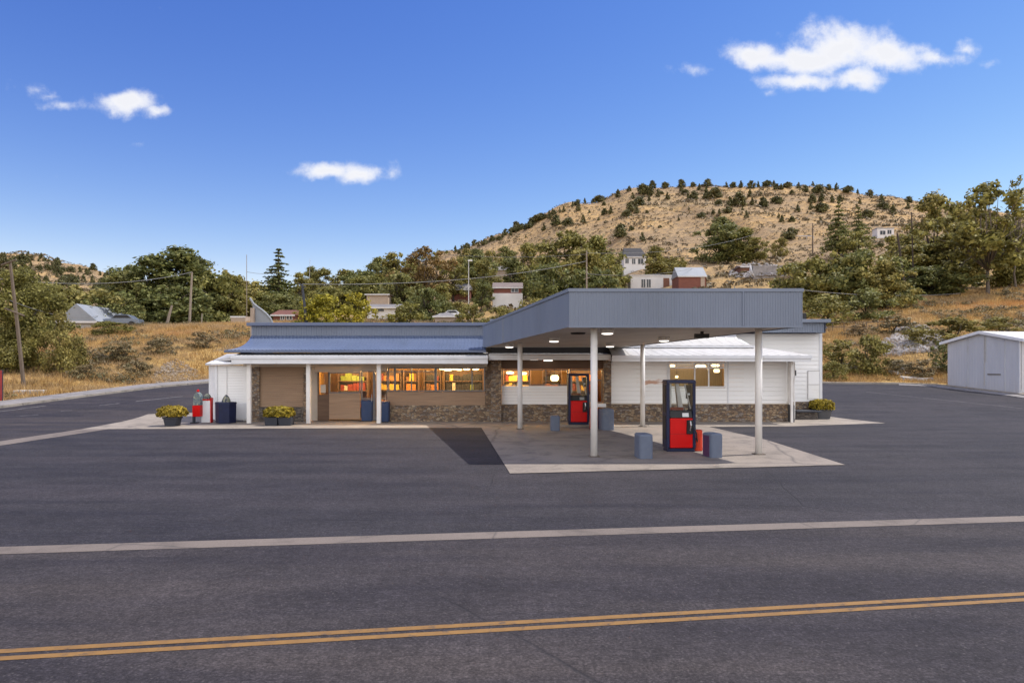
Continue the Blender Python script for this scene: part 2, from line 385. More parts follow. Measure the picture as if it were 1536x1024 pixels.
def T(x, y):
    x, y = np.broadcast_arrays(np.asarray(x, float), np.asarray(y, float))
    yy = np.maximum(y, 30.0)
    u = CX + F * x / yy
    ui = np.clip(np.interp(u, UC, np.arange(len(UC))), 0, len(UC) - 1.001); di = np.clip(np.interp(yy, DR, np.arange(len(DR))), 0, len(DR) - 1.001)
    i = ui.astype(int); j = di.astype(int); fu = ui - i; fd = di - j
    fu = fu * fu * (3 - 2 * fu)
    row = (TAB[i, j] * (1 - fu) + TAB[i + 1, j] * fu) * (1 - fd) + (TAB[i, j + 1] * (1 - fu) + TAB[i + 1, j + 1] * fu) * fd
    zt = HC + (HY - row) / F * yy
    amp = np.clip((yy - 55) / 120, .15, 1)
    zt = zt + amp * (vnoise(x, y, 23, 1) * 1.6 + vnoise(x, y, 9, 2) * .8 + np.where(yy > 150, vnoise(x, y, 48, 3) * 4.5 - 3.2 * np.clip(1 - np.abs(vnoise(x + .25 * y, y * .3, 30, 6)) * 9, 0, 1) * np.clip((yy - 150) / 80, 0, 1), 0))
    d = inside_dist(x, y)
    w = np.clip((d - 2.1) / 10, 0, 1); w = w * w * (3 - 2 * w)
    front = np.clip((y - 12) / 18, 0, 1)                     # the street frontage and what lies behind the viewer stay level
    base = pave(y) + .03
    z = base * (1 - w * front) + np.maximum(zt, base - 1) * w * front
    z = z + np.clip((d - 2.0) / 3, 0, 1) * (vnoise(x, y, 2.1, 4) * .16 + vnoise(x, y, .9, 5) * .07)
    return np.where(d < -.12, pave(y) - .15, z)
def Tz(x, y): return float(T(x, y))
def ray(px, py, d): return ((px - CX) / F * d, d, HC + (HY - py) / F * d)
def G(px, py, start=20.0):
    """where the sight line through a surveyed point meets the ground"""
    ds = np.concatenate([np.arange(4, 80, .05), np.arange(80, 620, .25)])
    ds = ds[ds >= (start if py < 700 else 3)]
    X = (px - CX) / F * ds; Z = HC + (HY - py) / F * ds
    g = np.where(inside_dist(X, ds) < 0, pave(ds), T(X, ds))
    k = np.argmax(g >= Z)
    if not (g >= Z).any(): k = np.argmin(Z - g)
    return float(X[k]), float(ds[k]), float(g[k])
def G0(px, py):                    # level ground
    d = F * HC / (py - HY); return ((px - CX) / F * d, d)

def axis(fine0, fine1, step, lo, hi, gr=1.12):
    a = list(np.arange(fine0, fine1 + 1e-6, step)); s = step
    while a[-1] < hi: s *= gr; a.append(min(a[-1] + s, hi))
    s = step
    while a[0] > lo: s *= gr; a.insert(0, max(a[0] - s, lo))
    return np.array(a)
gx = np.unique(np.concatenate([axis(-75, 90, .9, -1600, 1600, 1.07)]))
gy = np.unique(np.concatenate([axis(22, 120, .9, -700, 2200, 1.022)]))
GX, GY = np.meshgrid(gx, gy); GZ = T(GX, GY)
far = np.clip((GY - 560) / 300, 0, 1); GZ = GZ * (1 - far)
nx, ny = len(gx), len(gy)
idx = np.arange(nx * ny).reshape(ny, nx)
quads = np.stack([idx[:-1, :-1], idx[:-1, 1:], idx[1:, 1:], idx[1:, :-1]], -1).reshape(-1, 4)
def np_mesh(name, V, Q):
    me = bpy.data.meshes.new(name); k = Q.shape[1]
    me.vertices.add(len(V)); me.vertices.foreach_set('co', V.astype(np.float32).ravel())
    me.loops.add(Q.size); me.loops.foreach_set('vertex_index', Q.astype(np.int32).ravel())
    me.polygons.add(len(Q)); me.polygons.foreach_set('loop_start', np.arange(0, Q.size, k, dtype=np.int32)); me.polygons.foreach_set('loop_total', np.full(len(Q), k, np.int32))
    me.update(calc_edges=True); me.validate(); return me
gme = np_mesh('ground', np.stack([GX, GY, GZ], -1).reshape(-1, 3), quads); gme.shade_smooth()
# dry-grass and scrub ground
m, nt, b, out = nt_new('dry_ground')
t = N(nt, 'ShaderNodeTexCoord'); v = t.outputs['Object']
sx = N(nt, 'ShaderNodeSeparateXYZ', i_0=v)
grass = ramp(nt, noise(nt, v, .22, 7, .65), [(.28, (0.198, 0.131, 0.055)), (.45, (0.356, 0.230, 0.083)), (.6, (0.475, 0.316, 0.121)), (.78, (0.264, 0.187, 0.088))])
hill = ramp(nt, noise(nt, v, .06, 8, .68), [(.3, (0.247, 0.160, 0.074)), (.48, (0.386, 0.251, 0.114)), (.6, (0.495, 0.327, 0.145)), (.75, (0.297, 0.196, 0.092))])
hilf = ramp(nt, math_n(nt, 'DIVIDE', sx.outputs[1], 300.0), [(.36, 0.0), (.62, 1.0)])
col = mix(nt, hilf, grass, hill)
gold = ramp(nt, noise(nt, v, .028, 4, .5), [(.56, 0.0), (.68, .6)])
col = mix(nt, gold, col, (.40, .30, .15))
sc1 = ramp(nt, noise(nt, v, .42, 5, .7), [(.5, 0.0), (.6, .85)])
band = ramp(nt, noise(nt, N(nt, 'ShaderNodeMapping', i_Scale=(.5, 1.6, 1), i_Vector=v).outputs[0], .03, 5, .6), [(.42, 0.0), (.6, .6)])
col = mix(nt, math_n(nt, 'MULTIPLY', band, hilf), col, (.27, .205, .14))
band2 = ramp(nt, noise(nt, N(nt, 'ShaderNodeMapping', i_Scale=(.35, 2.2, 1), i_Vector=v).outputs[0], .11, 6, .65), [(.48, 0.0), (.6, .5)])
col = mix(nt, math_n(nt, 'MULTIPLY', band2, hilf), col, (.2, .15, .105))
col = mix(nt, sc1, col, (.19, .145, .095))
sc2 = N(nt, 'ShaderNodeTexVoronoi', i_Vector=v, i_Scale=.62)
col = mix(nt, math_n(nt, 'MULTIPLY', ramp(nt, sc2.outputs['Distance'], [(.1, .8), (.34, 0.0)]), hilf), col, (.15, .12, .08))
col = mix(nt, 1.0, col, ramp(nt, noise(nt, v, 3.1, 5, .75), [(.25, .62), (.75, 1.4)]), 'MULTIPLY')
nt.links.new(col, b.inputs['Base Color']); b.inputs['Roughness'].default_value = .95; b.inputs['Specular IOR Level'].default_value = .1
bump(nt, b, math_n(nt, 'ADD', noise(nt, v, 1.3, 6, .7), noise(nt, v, .3, 4)), 1.0, .5)
gme.materials.append(m)
ground = bpy.data.objects.new('ground', gme); COL.objects.link(ground); ground['kind'] = 'structure'

def sheet(name, poly, mat, lift, thick=0.0):
    """paving sheet that follows the gently rising paved ground (height depends on y only)"""
    bm = bmesh.new(); bm.faces.new([bm.verts.new((p[0], p[1], 0)) for p in poly])
    ys = [p[1] for p in poly]; lo, hi = min(ys), max(ys)
    cuts = [c for c in np.arange(32, 62, .5) if lo < c < hi]
    for c in cuts:
        bmesh.ops.bisect_plane(bm, geom=bm.verts[:] + bm.edges[:] + bm.faces[:], plane_co=(0, float(c), 0), plane_no=(0, 1, 0), dist=1e-5)
    for vv in bm.verts: vv.co.z = float(pave(vv.co.y)) + lift
    bmesh.ops.recalc_face_normals(bm, faces=bm.faces)
    if bm.faces and sum(f.normal.z for f in bm.faces) < 0: bmesh.ops.reverse_faces(bm, faces=bm.faces[:])
    if thick:
        r = bmesh.ops.extrude_face_region(bm, geom=bm.faces[:])
        for g in r['geom']:
            if isinstance(g, bmesh.types.BMVert): g.co.z += thick
        bmesh.ops.recalc_face_normals(bm, faces=bm.faces)
    me = bpy.data.meshes.new(name); bm.to_mesh(me); bm.free(); me.materials.append(mat)
    o = bpy.data.objects.new(name, me); COL.objects.link(o); o['kind'] = 'structure'
    return o
def lerp(a, b, t): return tuple(x + (y - x) * t for x, y in zip(a, b))
def ext(p, q, x): t = (x - p[0]) / (q[0] - p[0]); return lerp(p, q, t)
# front strip between road and lot
sA0, sA1 = G0(0, 820), G0(1536, 773.5)
sB0, sB1 = G0(0, 831), G0(1536, 782)
XL, XR = -110, 110
strip = [ext(sB0, sB1, XL), ext(sB0, sB1, XR), ext(sA0, sA1, XR), ext(sA0, sA1, XL)]
mid0 = lerp(sA0, sB0, .5); mid1 = lerp(sA1, sB1, .5)
lotfront = lambda x: ext(mid0, mid1, x)
sheet('road', [(XL * 3.5, -38), (XR * 3.5, 36), ext(mid0, mid1, XR * 3.5), ext(mid0, mid1, XL * 3.5)] if False else
      [ext((0, -4.6), (1, -4.48), XL * 3.5), ext((0, -4.6), (1, -4.48), XR * 3.5), lotfront(XR * 3.5), lotfront(XL * 3.5)], M_ROAD, 0.0)
sheet('concrete_strip', strip, M_STRIP, .004)
for (a, b2), (c, d2) in (((973.8, 979.6), (888, 892.8)), ((984.4, 990.4), (896.9, 901.6)),):
    p0, p1, q0, q1 = G0(0, a), G0(1536, c), G0(0, b2), G0(1536, d2)
    sheet('road_marking', [ext(q0, q1, -60), ext(q0, q1, 60), ext(p0, p1, 60), ext(p0, p1, -60)], M_YEL, .004)
# parking lot, side street
XS0, XS1 = -17.15, -16.2
sheet('parking_lot', [lotfront((XS0 + XS1) / 2), lotfront(60), (60, 19), (34, 25), (33.2, 36), (32.6, 44), (31.2, 50), (29, 51.2), (24.2, 51.6), (21.5, 53.5), (16, 57), (-16, 57), (-16.6, 34)], M_LOT, 0.0)
sheet('side_street', [lotfront(-60), lotfront((XS0 + XS1) / 2), (-16.6, 34), (-16, 57), (-22, 54), (-25.2, 49), (-27, 42.5), (-28.3, 37), (-29.2, 30), (-34, 14), (-60, -4)], M_STREET, 0.0)
# concrete band between lot and side street, then apron along the shop front and the pump pad
sheet('concrete_path', [(XS0 + .1, 9), (XS1 - .1, 9), (XS1, 27.39), (XS0 - .1, 27.39)], M_STRIP, .006)
apron = [(XS1, 27.4), (-1.3, 28.0), (11.5, 28.6), G0(1328, 634.5), (15.6, 34.6), (15.1, 36), (-14.4, 36), (XS0 - 1.5, 35), (XS0 - .6, 31), (XS0 - .1, 27.4)]
sheet('apron', apron, M_APRON, .008)
pad = [G0(722, 641.5), G0(765, 710.5), G0(1268, 697.5), G0(1150, 660), G0(1058, 639)]
sheet('pump_pad', pad, M_PAD, .014)
# far kerbs and walks
def offset_line(pts, d):
    o = []
    for i, p in enumerate(pts):
        a = Vector(pts[max(i - 1, 0)]); c = Vector(pts[min(i + 1, len(pts) - 1)]); t = (c - a).normalized()
        o.append((p[0] + t.y * d, p[1] - t.x * d))
    return o
Lk = [(-29.2, 30), (-28.3, 37), (-27, 42.5), (-25.2, 49), (-22, 54), (-16, 57)]
sheet('street_kerb', Lk + offset_line(Lk, .22)[::-1], M_KERB, .0, .13)
Li = offset_line(Lk, -1.9)
sheet('sidewalk', offset_line(Lk, -.02) + Li[::-1], M_WALK, .0, .135)
Rk = [(16, 57), (21.5, 53.5), (24.2, 51.6), (29, 51.2), (31.2, 50), (32.6, 44), (33.2, 36), (34, 25)]
sheet('lot_kerb', Rk + offset_line(Rk, .25)[::-1], M_KERB, .0, .12)
Rw = [(29, 51.2), (31.2, 50), (32.6, 44), (33.2, 36), (34, 25)]
sheet('side_walk', offset_line(Rw, .28) + offset_line(Rw, 1.3)[::-1], M_WALK, .0, .05)
# faint worn lane marks on the side street and the lot's far side
for a, b2, w in (((30, 624), (58, 622), .12), ((92, 617), (108, 615.5), .12), ((150, 608), (180, 605), .13), ((205, 602), (275, 594.5), .14), ((0, 617.5), (70, 608.5), .12)):
    p, q = G(*a)[:2], G(*b2)[:2]; t = (Vector(q) - Vector(p)).normalized(); n_ = Vector((-t.y, t.x)) * w
    sheet('lane_marking', [p, q, (q[0] + n_.x, q[1] + n_.y), (p[0] + n_.x, p[1] + n_.y)], M_WHITEPAINT, .006)
p, q = G(1300, 588)[:2], G(1536, 613)[:2]; n_ = Vector((0, .14))
sheet('lot_marking', [p, q, (q[0], q[1] + .14), (p[0], p[1] + .14)], M_WHITEPAINT, .006)
# pump island under the rear pump is built with the pumps

# ------------------------------------------------------------------ station building
D = 31.2
def B(px, d=D): return (px - CX) * d / F
def Z(py, d=D): return HC + (HY - py) * d / F
bld = thing('station_building', 'long low roadside shop with grey metal roof, stone base and brown and white siding', 'shop', (0, 33, 0))
def part(name, mb, mat, par=None, **kw): return obj(name, mb, mat, par or bld, **kw)
# structural shell (behind the cladding)
mb = MB()
mb.box(-12.35, 15.1, 41.8, 42, 0, 4.35)                        # rear wall
mb.box(-12.35, -12.15, 31.4, 41.8, 0, 3.1)
mb.box(14.9, 15.1, 33.42, 41.8, 0, 4.2)
part('rear_wall', mb, M_WSIDE)
part('flat_roof', MB().box(-12.38, 15.12, 32.75, 42.05, 4.36, 4.42), M_GREYMET)
part('shop_floor', MB().box(-12.1, 12.4, 31.45, 41.7, .03, .06), M_DARKIN)
part('shop_ceiling', MB().box(-12.1, 12.4, 31.5, 41.7, 2.72, 2.78), M_WARMWALL)
# stone parts
part('stone_pilaster', MB().box(B(378), B(390), 31.12, 31.5, 0, 2.74), M_STONE)
part('stone_pilaster', MB().box(B(456), B(461.5), 31.12, 31.5, 0, 2.74), M_STONE)
part('stone_pilaster', MB().box(B(737), B(752), 30.86, 31.5, 0, 2.86), M_STONE)
part('stone_pilaster', MB().box(B(904.5), B(916), 31.0, 31.5, 0, 2.86), M_STONE)
part('stone_jamb', MB().box(B(727.5), B(737) - .003, 31.2, 31.5, .77, 2.74), M_STONE)
part('stone_base', MB().box(B(390) + .003, B(456) - .003, 31.1, 31.5, 0, Z(610)), M_BRICKDK)
part('stone_base', MB().box(B(581), B(737) - .003, 31.06, 31.5, 0, Z(607.5)), M_STONE)
part('stone_base', MB().box(B(752) + .003, B(853), 31.06, 31.5, 0, Z(606)), M_STONE)
part('stone_base', MB().box(B(916) + .003, B(1180), 31.06, 31.5, 0, Z(606)), M_STONE)
# brown siding
s1 = MB().siding(B(390), B(456), 31.22, Z(610), 2.74, .09, .012); part('brown_siding', s1, M_BROWN)
part('brown_siding', MB().siding(B(492.5), B(539.5), 31.34, .1, Z(589.5), .09, .012), M_BROWN)
part('brown_siding', MB().siding(B(581), B(727.5), 31.2, Z(607.5), Z(587.5), .09, .012), M_BROWN)
# white siding
part('white_siding', MB().siding(B(752.5), B(852), 31.2, Z(606), Z(578), .14), M_WSIDE)
M_WRUST, nt, b, out = nt_new('white_siding_rusted')
v = coords(nt); n1 = noise(nt, coords(nt, (.5, 1, 3)), 1.1, 6)
col = mix(nt, ramp(nt, n1, [(.3, 0.0), (.7, 1.0)]), (.86, .86, .85), (.79, .785, .77))
dv = N(nt, 'ShaderNodeVectorMath', operation='SUBTRACT', i_0=v, i_1=(B(978), -1.8, Z(573)))
dv = N(nt, 'ShaderNodeVectorMath', operation='MULTIPLY', i_0=dv.outputs[0], i_1=(1 / .75, 0, 1 / .13))
dl = N(nt, 'ShaderNodeVectorMath', operation='LENGTH', i_0=dv.outputs[0])
sm = ramp(nt, math_n(nt, 'ADD', dl.outputs['Value'], math_n(nt, 'MULTIPLY', math_n(nt, 'SUBTRACT', noise(nt, coords(nt, (1, 1, 4)), 3.5, 6), .5), 2.2)), [(.5, .8), (1.0, 0.0)])
nt.links.new(mix(nt, sm, col, (.48, .21, .10)), b.inputs['Base Color']); b.inputs['Roughness'].default_value = .6
part('white_siding', MB().siding(B(916.5), B(1003), 31.2, Z(606), 2.86, .2), M_WRUST)
part('white_siding', MB().siding(B(1003), B(1088), 31.2, Z(606), Z(581.5), .2), M_WSIDE)
part('white_siding', MB().siding(B(1088), B(1180), 31.2, Z(606), 2.86, .2), M_WSIDE)
part('side_wall', MB().box(B(1180) - .2, B(1180), 31.25, 33.4, 0, 3.2), M_WSIDE)
part('header_board', MB().box(B(752), B(904.5), 31.24, 31.4, Z(553), 2.9), M_DKWOOD)
part('header_board', MB().box(B(465.5), B(540), 31.3, 31.45, Z(558), Z(548.5)), M_BEIGE)
part('trim_board', MB().box(B(1091), B(1093), 31.16, 31.2, Z(606), 2.84), M_WHITE)
part('trim_board', MB().box(B(1000.5), B(1002.5), 31.16, 31.2, Z(606), 2.84), M_WHITE)
part('skirting_board', MB().box(B(916), B(1180), 31.03, 31.24, Z(606), Z(604.6)), M_BEIGE)
# setback right-hand wall
RW = 33.4
def BR(px): return (px - CX) * RW / F
part('white_siding', MB().siding(BR(1090), 15.12, RW, .8, 4.12, .2), M_WSIDE)
part('corner_board', MB().box(15.02, 15.16, RW - .05, RW + .1, .75, 4.14), M_WHITE)
part('stone_base', MB().box(B(1180) + .02, 15.1, RW - .06, RW + .2, 0, .8), M_STONE)
dr = part('side_door', MB().box(BR(1212), BR(1228), RW - .045, RW - .024, .95, 2.28), M_WSIDE)
part('door_frame', MB().box(BR(1211), BR(1212) - .004, RW - .06, RW - .02, .9, 2.32).box(BR(1212), BR(1229), RW - .058, RW - .02, 2.284, 2.33).box(BR(1212), BR(1229), RW - .058, RW - .02, 1.62, 1.65), M_LALU, dr)
# parapet and caps
part('parapet', MB().ribbed((-12.45, 32.62), (-1.2, 32.62), (4.45, 4.45), (3.9, 3.9), .12, .02), M_GREYMET)
part('parapet_cap', MB().box(-12.62, -1.1, 32.42, 32.9, 4.45, 4.6), M_BLUEMET, bevel=.015)
part('parapet', MB().ribbed((-1.2, 32.62), (14.9, 32.62), (4.62, 4.62), (4.13, 4.13), .12, .02), M_GREYMET)
part('parapet_cap', MB().box(-1.05, 15.15, 32.4, 32.95, 4.6, 4.76), M_GREYMET, bevel=.015)
part('parapet_side', MB().ribbed((15.0, 32.64), (15.0, 42), (4.6, 4.6), (4.13, 4.13), .12, .02), M_GREYMET)
part('roof_unit', MB().box(14.0, 14.5, 33.6, 34.2, 4.43, 5.15), M_BLACK, bevel=.03)
# blue-grey flared roof
def seamed(xl, xr, prof, pitch, amp):
    """prof: list of (y, z, xleft, xright) from eave upward; standing ribs run up the slope"""
    mb = MB(); k = int((xr - xl) / pitch)
    st = [((i + a) / k, o) for i in range(k) for a, o in ((0, 0), (.66, 0), (.74, 1), (.92, 1))] + [(1, 0)]
    vs = []
    for t, o in st:
        for (y, z, a, c) in prof: vs.append((a + (c - a) * t, y, z + o * amp))
    n = len(prof); fs = [(i * n + j, (i + 1) * n + j, (i + 1) * n + j + 1, i * n + j + 1) for i in range(len(st) - 1) for j in range(n - 1)]
    return mb.add(vs, fs)
xr_ = -1.15
prof = [(30.15, 3.235, -12.72, xr_), (30.6, 3.30, -12.5, xr_), (31.1, 3.42, -12.36, xr_), (31.6, 3.57, -12.34, xr_), (32.1, 3.75, -12.38, xr_), (32.6, 3.98, -12.45, xr_)]
part('metal_roof', seamed(-12.6, xr_, prof, .17, .022), M_BLUEMET)
part('roof_eave', MB().hexa([(-12.72, 30.14), (xr_, 30.14), (xr_, 30.5), (-12.5, 30.5)], [3.14, 3.14, 3.14, 3.14], [3.225, 3.225, 3.27, 3.27]), M_BLUEMET)
part('roof_end', MB().add([(p[2] + .01, p[0], p[1] - .01) for p in prof] + [(p[2] + .02, p[0], 3.13) for p in prof], [(i, i + 1, i + 7, i + 6) for i in range(5)]), M_BLUEMET)
# left porch: white roof, fascia, soffit
part('porch_roof', seamed(-12.4, -1.1, [(29.9, 2.975, -12.3, -1.05), (31.15, 3.14, -12.35, -1.1)], .2, .012), M_WROOF)
part('porch_fascia', MB().box(-12.28, -1.06, 29.86, 29.98, 2.63, 2.97).box(-12.3, -1.05, 29.82, 29.88, 2.84, 2.985), M_WHITE, bevel=.01)
part('porch_soffit', MB().box(-12.2, -1.08, 29.99, 31.3, 2.66, 2.70), M_SOFFIT)
part('porch_beam', MB().box(-12.2, -1.12, 30.98, 31.16, 2.5, 2.655), M_BEIGE)
# middle porch under the fuel canopy
part('porch_fascia', MB().box(-1.04, B(916, 30.3), 30.2, 30.3, 2.8, 3.02), M_WHITE, bevel=.01)
part('porch_soffit', MB().box(-1.0, B(916, 30.3), 30.31, 31.24, 2.86, 2.9), M_SOFFIT)
part('dark_gap_sheet', MB().box(-1.0, B(926, 31.6), 31.5, 31.6, 2.95, 3.7), M_BLACK)  # black sheet paints the shade of the gap under the canopy's rear
part('porch_roof', MB().hexa([(-1.04, 30.2), (B(916, 30.3), 30.2), (B(916, 30.3), 31.5), (-1.04, 31.5)], [3.022, 3.022, 3.03, 3.03], [3.05, 3.05, 3.12, 3.12]), M_WROOF)
# right-hand two tier white roof
xa = B(916, 30.3) + .003
part('porch_fascia', MB().box(xa, 13.12, 29.94, 30.04, 2.73, 2.93).box(xa, 13.16, 29.9, 29.96, 2.86, 3.0), M_WHITE, bevel=.01)
part('porch_soffit', MB().box(xa, 13.0, 30.05, 31.3, 2.76, 2.8), M_WHITE)
rf = part('porch_roof', seamed(xa, 13.1, [(29.94, 3.003, xa, 13.14), (30.5, 3.2, xa, 12.2), (31.2, 3.42, xa, 11.05)], .45, .012), M_WROOF)
part('hip_roof', MB().add([(13.14, 29.94, 3.0), (13.14, 31.9, 3.0), (12.2, 30.5, 3.2), (11.05, 31.2, 3.42), (11.05, 33.3, 3.42)], [(0, 1, 2), (1, 3, 2), (1, 4, 3)]), M_WROOF)
part('end_fascia', MB().box(13.05, 13.13, 30.05, 33.2, 2.74, 2.985), M_WHITE)
part('upper_roof', seamed(xa, 11.1, [(30.92, 3.46, xa, 10.98), (31.4, 3.56, xa, 10.75), (32.0, 3.76, xa, 10.6), (32.62, 4.14, xa, 10.65)], .45, .012), M_WROOF)
part('upper_eave', MB().box(xa, 10.98, 30.9, 31.15, 3.37, 3.45), M_WHITE)
part('roof_end', MB().add([(10.97, 30.92, 3.45), (10.74, 31.4, 3.55), (10.59, 32.0, 3.75), (10.64, 32.62, 4.13), (10.64, 33.38, 4.13), (10.97, 33.38, 3.4), (10.97, 30.92, 3.4)], [(0, 1, 2, 3, 4, 5, 6)]), M_WHITE)
# posts of the porch
for px in (374, 463, 568.5):
    x = B(px, 30.25); part('porch_post', MB().box(x - .09, x + .09, 30.16, 30.34, .0, 2.65), M_POST, bevel=.012)
x = B(1187.5, 30.4); part('porch_post', MB().box(x - .05, x + .05, 30.35, 30.45, .02, 2.75), M_POST, bevel=.01)
part('pillar_block', MB().box(B(1180.5), B(1186), 30.75, 31.24, 0, .78), M_POTG, bevel=.02)
part('pillar_cladding', MB().box(B(1180.8), B(1184.6), 30.95, 31.22, .785, 2.74), M_POST, bevel=.01)
for xx, w in ((B(1186), .035), (B(1183.2), .028)):
    pts = [(xx, 30.82, 2.72), (xx + .02, 30.8, 2.2), (xx - .03, 30.82, 1.6), (xx + .01, 30.8, .9), (xx, 30.8, .15)]
    part('drain_pipe', MB().tube(pts, w, 8), M_POST)
part('meter_box', MB().box(B(1186.5), B(1188.6), 30.75, 30.9, 2.1, 2.35), M_POTG, bevel=.02)

# windows: frame parts + panes as sub-parts
def window(x0, x1, z0, z1, y, mull=(), trans=None, fr=.045, mat=None, name='window', gl=None):
    mat = mat or M_ALU
    mb = MB(); yb = y + .08
    mb.box(x0, x1, y, yb, z0, z0 + fr).box(x0, x1, y, yb, z1 - fr, z1)
    mb.box(x0, x0 + fr, y, yb, z0 + fr, z1 - fr).box(x1 - fr, x1, y, yb, z0 + fr, z1 - fr)
    for k, mx_ in enumerate(mull): mb.box(mx_ - fr / 2, mx_ + fr / 2, y + .004, yb - .004, z0 + fr, z1 - fr)
    if trans:
        e = [x0 + fr] + list(mull) + [x1 - fr]
        for a, c in zip(e[:-1], e[1:]): mb.box(a + fr / 2, c - fr / 2, y + .008, yb - .008, trans - fr / 2, trans + fr / 2)
    w = part(name, mb, mat)
    part('pane', MB().add([(x0 + fr, y + .04, z0 + fr), (x1 - fr, y + .04, z0 + fr), (x1 - fr, y + .04, z1 - fr), (x0 + fr, y + .04, z1 - fr)], [(0, 1, 2, 3)]), gl or M_GLASS, w)
    return w
window(B(492.5), B(539.5), Z(589.5), Z(558.2), 31.32)
window(B(582), B(592), Z(587), Z(551), 31.22, trans=Z(557))
window(B(592) + .003, B(653), Z(587), Z(551), 31.22, mull=(B(617),), trans=Z(557))
window(B(653) + .003, B(727.5), Z(587), Z(551), 31.22, mull=(B(708),), trans=None, fr=.06)
window(B(752.5), B(852), Z(577.5), Z(553.5), 31.2, mull=(B(794), B(819)))
window(B(1003), B(1088), Z(581), Z(543), 31.16, mull=(B(1042), B(1063)), trans=Z(551.5), mat=M_WHITE, fr=.055)
part('window_head', MB().box(B(581), B(727.5), 31.26, 31.45, Z(551), 2.72), M_BEIGE)
# entry: beige jamb, dark side door, glazed double door
part('entry_jamb', MB().hexa([(B(465.5), 31.2), (B(466.3), 31.2), (B(475), 31.42), (B(474), 31.45)], .03, 2.5), M_BEIGE)
d1 = part('entry_door', MB().box(B(475), B(492.3), 31.36, 31.42, .16, Z(592)).box(B(475), B(477), 31.36, 31.42, Z(592), Z(558)).box(B(490.5), B(492.3), 31.36, 31.42, Z(592), Z(558)).box(B(475), B(492.3), 31.36, 31.42, .04, .155), M_DKWOOD)
part('door_pane', MB().box(B(477), B(490.5), 31.385, 31.39, Z(592), Z(558)), M_GLASS, d1)
part('door_notice', MB().box(B(479), B(487), 31.375, 31.38, Z(589), Z(577)), M_BEIGE, d1)
def glass_door(x0, x1, z1, y):
    fr = .055; mb = MB()
    mb.box(x0, x0 + fr, y, y + .06, .05, z1).box(x1 - fr, x1, y, y + .06, .05, z1).box(x0 + fr, x1 - fr, y, y + .06, .05, .25).box(x0 + fr, x1 - fr, y, y + .06, z1 - fr, z1)
    mb.box(x0 + fr, x1 - fr, y + .002, y + .055, 1.02, 1.07)
    d = part('glass_door', mb, M_ALU)
    part('door_pane', MB().add([(x0 + fr, y + .03, .25), (x1 - fr, y + .03, .25), (x1 - fr, y + .03, z1 - fr), (x0 + fr, y + .03, z1 - fr)], [(0, 1, 2, 3)]), M_GLASS, d)
    part('door_handle', MB().tube([(x1 - .1, y - .06, .9), (x1 - .1, y - .06, 1.25)], .015, 6), M_STEEL, d)
glass_door(B(541), B(560.5), Z(556), 31.3); glass_door(B(560.8), B(581), Z(556), 31.3)
part('header_board', MB().box(B(540.2), B(580.8), 31.28, 31.4, Z(556) + .003, 2.66), M_BEIGE)
glass_door(B(854), B(888), Z(553.5), 31.25)
window(B(888.5), B(904), Z(604), Z(553.5), 31.25, trans=Z(570))
part('sill', MB().box(B(888.5), B(908), 30.95, 31.24, Z(610), Z(604.5)), M_WHITE, bevel=.02)
part('lamp_tube', MB().box(B(795), B(806), 30.6, 30.75, 2.80, 2.85), M_LAMPW); part('lamp_tube', MB().box(B(815), B(828), 30.8, 30.95, 2.76, 2.81), M_LAMPW)

# annex at the left end (part of the same building)
AP = [(-14.35, 32.5), (-13.55, 31.3), (B(371.5), 31.3), (B(371.5), 34.5), (-14.35, 34.5)]
ax = thing('storage_annex', 'small white sided lean-to annex with a canted corner at the end of the shop', 'annex', (-13, 32, 0))
def wallpiece(p, q, z0, z1):
    mb = MB(); p = Vector(p); q = Vector(q); d = (q - p).normalized(); n = Vector((d.y, -d.x)); z = z0
    while z < z1 - .01:
        zt = min(z + .12, z1) - .003
        a, c = p + n * .018, q + n * .018; e, f = p + n * .002, q + n * .002
        mb.add([(a.x, a.y, z), (c.x, c.y, z), (f.x, f.y, zt), (e.x, e.y, zt), (e.x, e.y, z), (f.x, f.y, z)], [(0, 1, 2, 3), (4, 5, 1, 0)])
        z += .12
    return mb
obj('wall', wallpiece(AP[1], AP[2], .06, 2.56), M_WSIDE, ax)
obj('wall', wallpiece(AP[0], AP[1], .06, 2.56), M_WSIDE, ax)
obj('wall', wallpiece((-14.35, 34.5), AP[0], .06, 2.56), M_WSIDE, ax)
obj('corner_board', MB().box(-13.6, -13.5, 31.24, 31.3, .05, 2.56), M_WHITE, ax)
obj('corner_board', MB().box(-14.4, -14.3, 32.42, 32.5, .05, 2.56), M_WHITE, ax)
obj('wall_panel', MB().box(B(346) + .05, B(371), 31.255, 31.28, .1, .85), M_WHITE, ax, bevel=.01)
obj('trim', MB().box(B(339), B(339.6), 31.265, 31.275, .85, 2.5), M_LALU, ax)
rp = [(-14.6, 32.5), (-13.7, 31.05), (B(372), 31.05), (B(372), 34.6), (-14.6, 34.6)]
obj('roof', MB().hexa(rp, [2.57, 2.57, 2.6, 2.95, 2.95], [2.66, 2.66, 2.7, 3.06, 3.06]), M_WHITE, ax, bevel=.015)
obj('roof', MB().hexa([(-14.3, 32.6), (-13.0, 31.35), (-12.3, 31.35), (-12.3, 34.2), (-14.3, 34.2)], [2.72, 2.78, 2.82, 3.06, 3.06], [2.8, 2.96, 3.0, 3.2, 3.15]), M_WROOF, ax, bevel=.015)

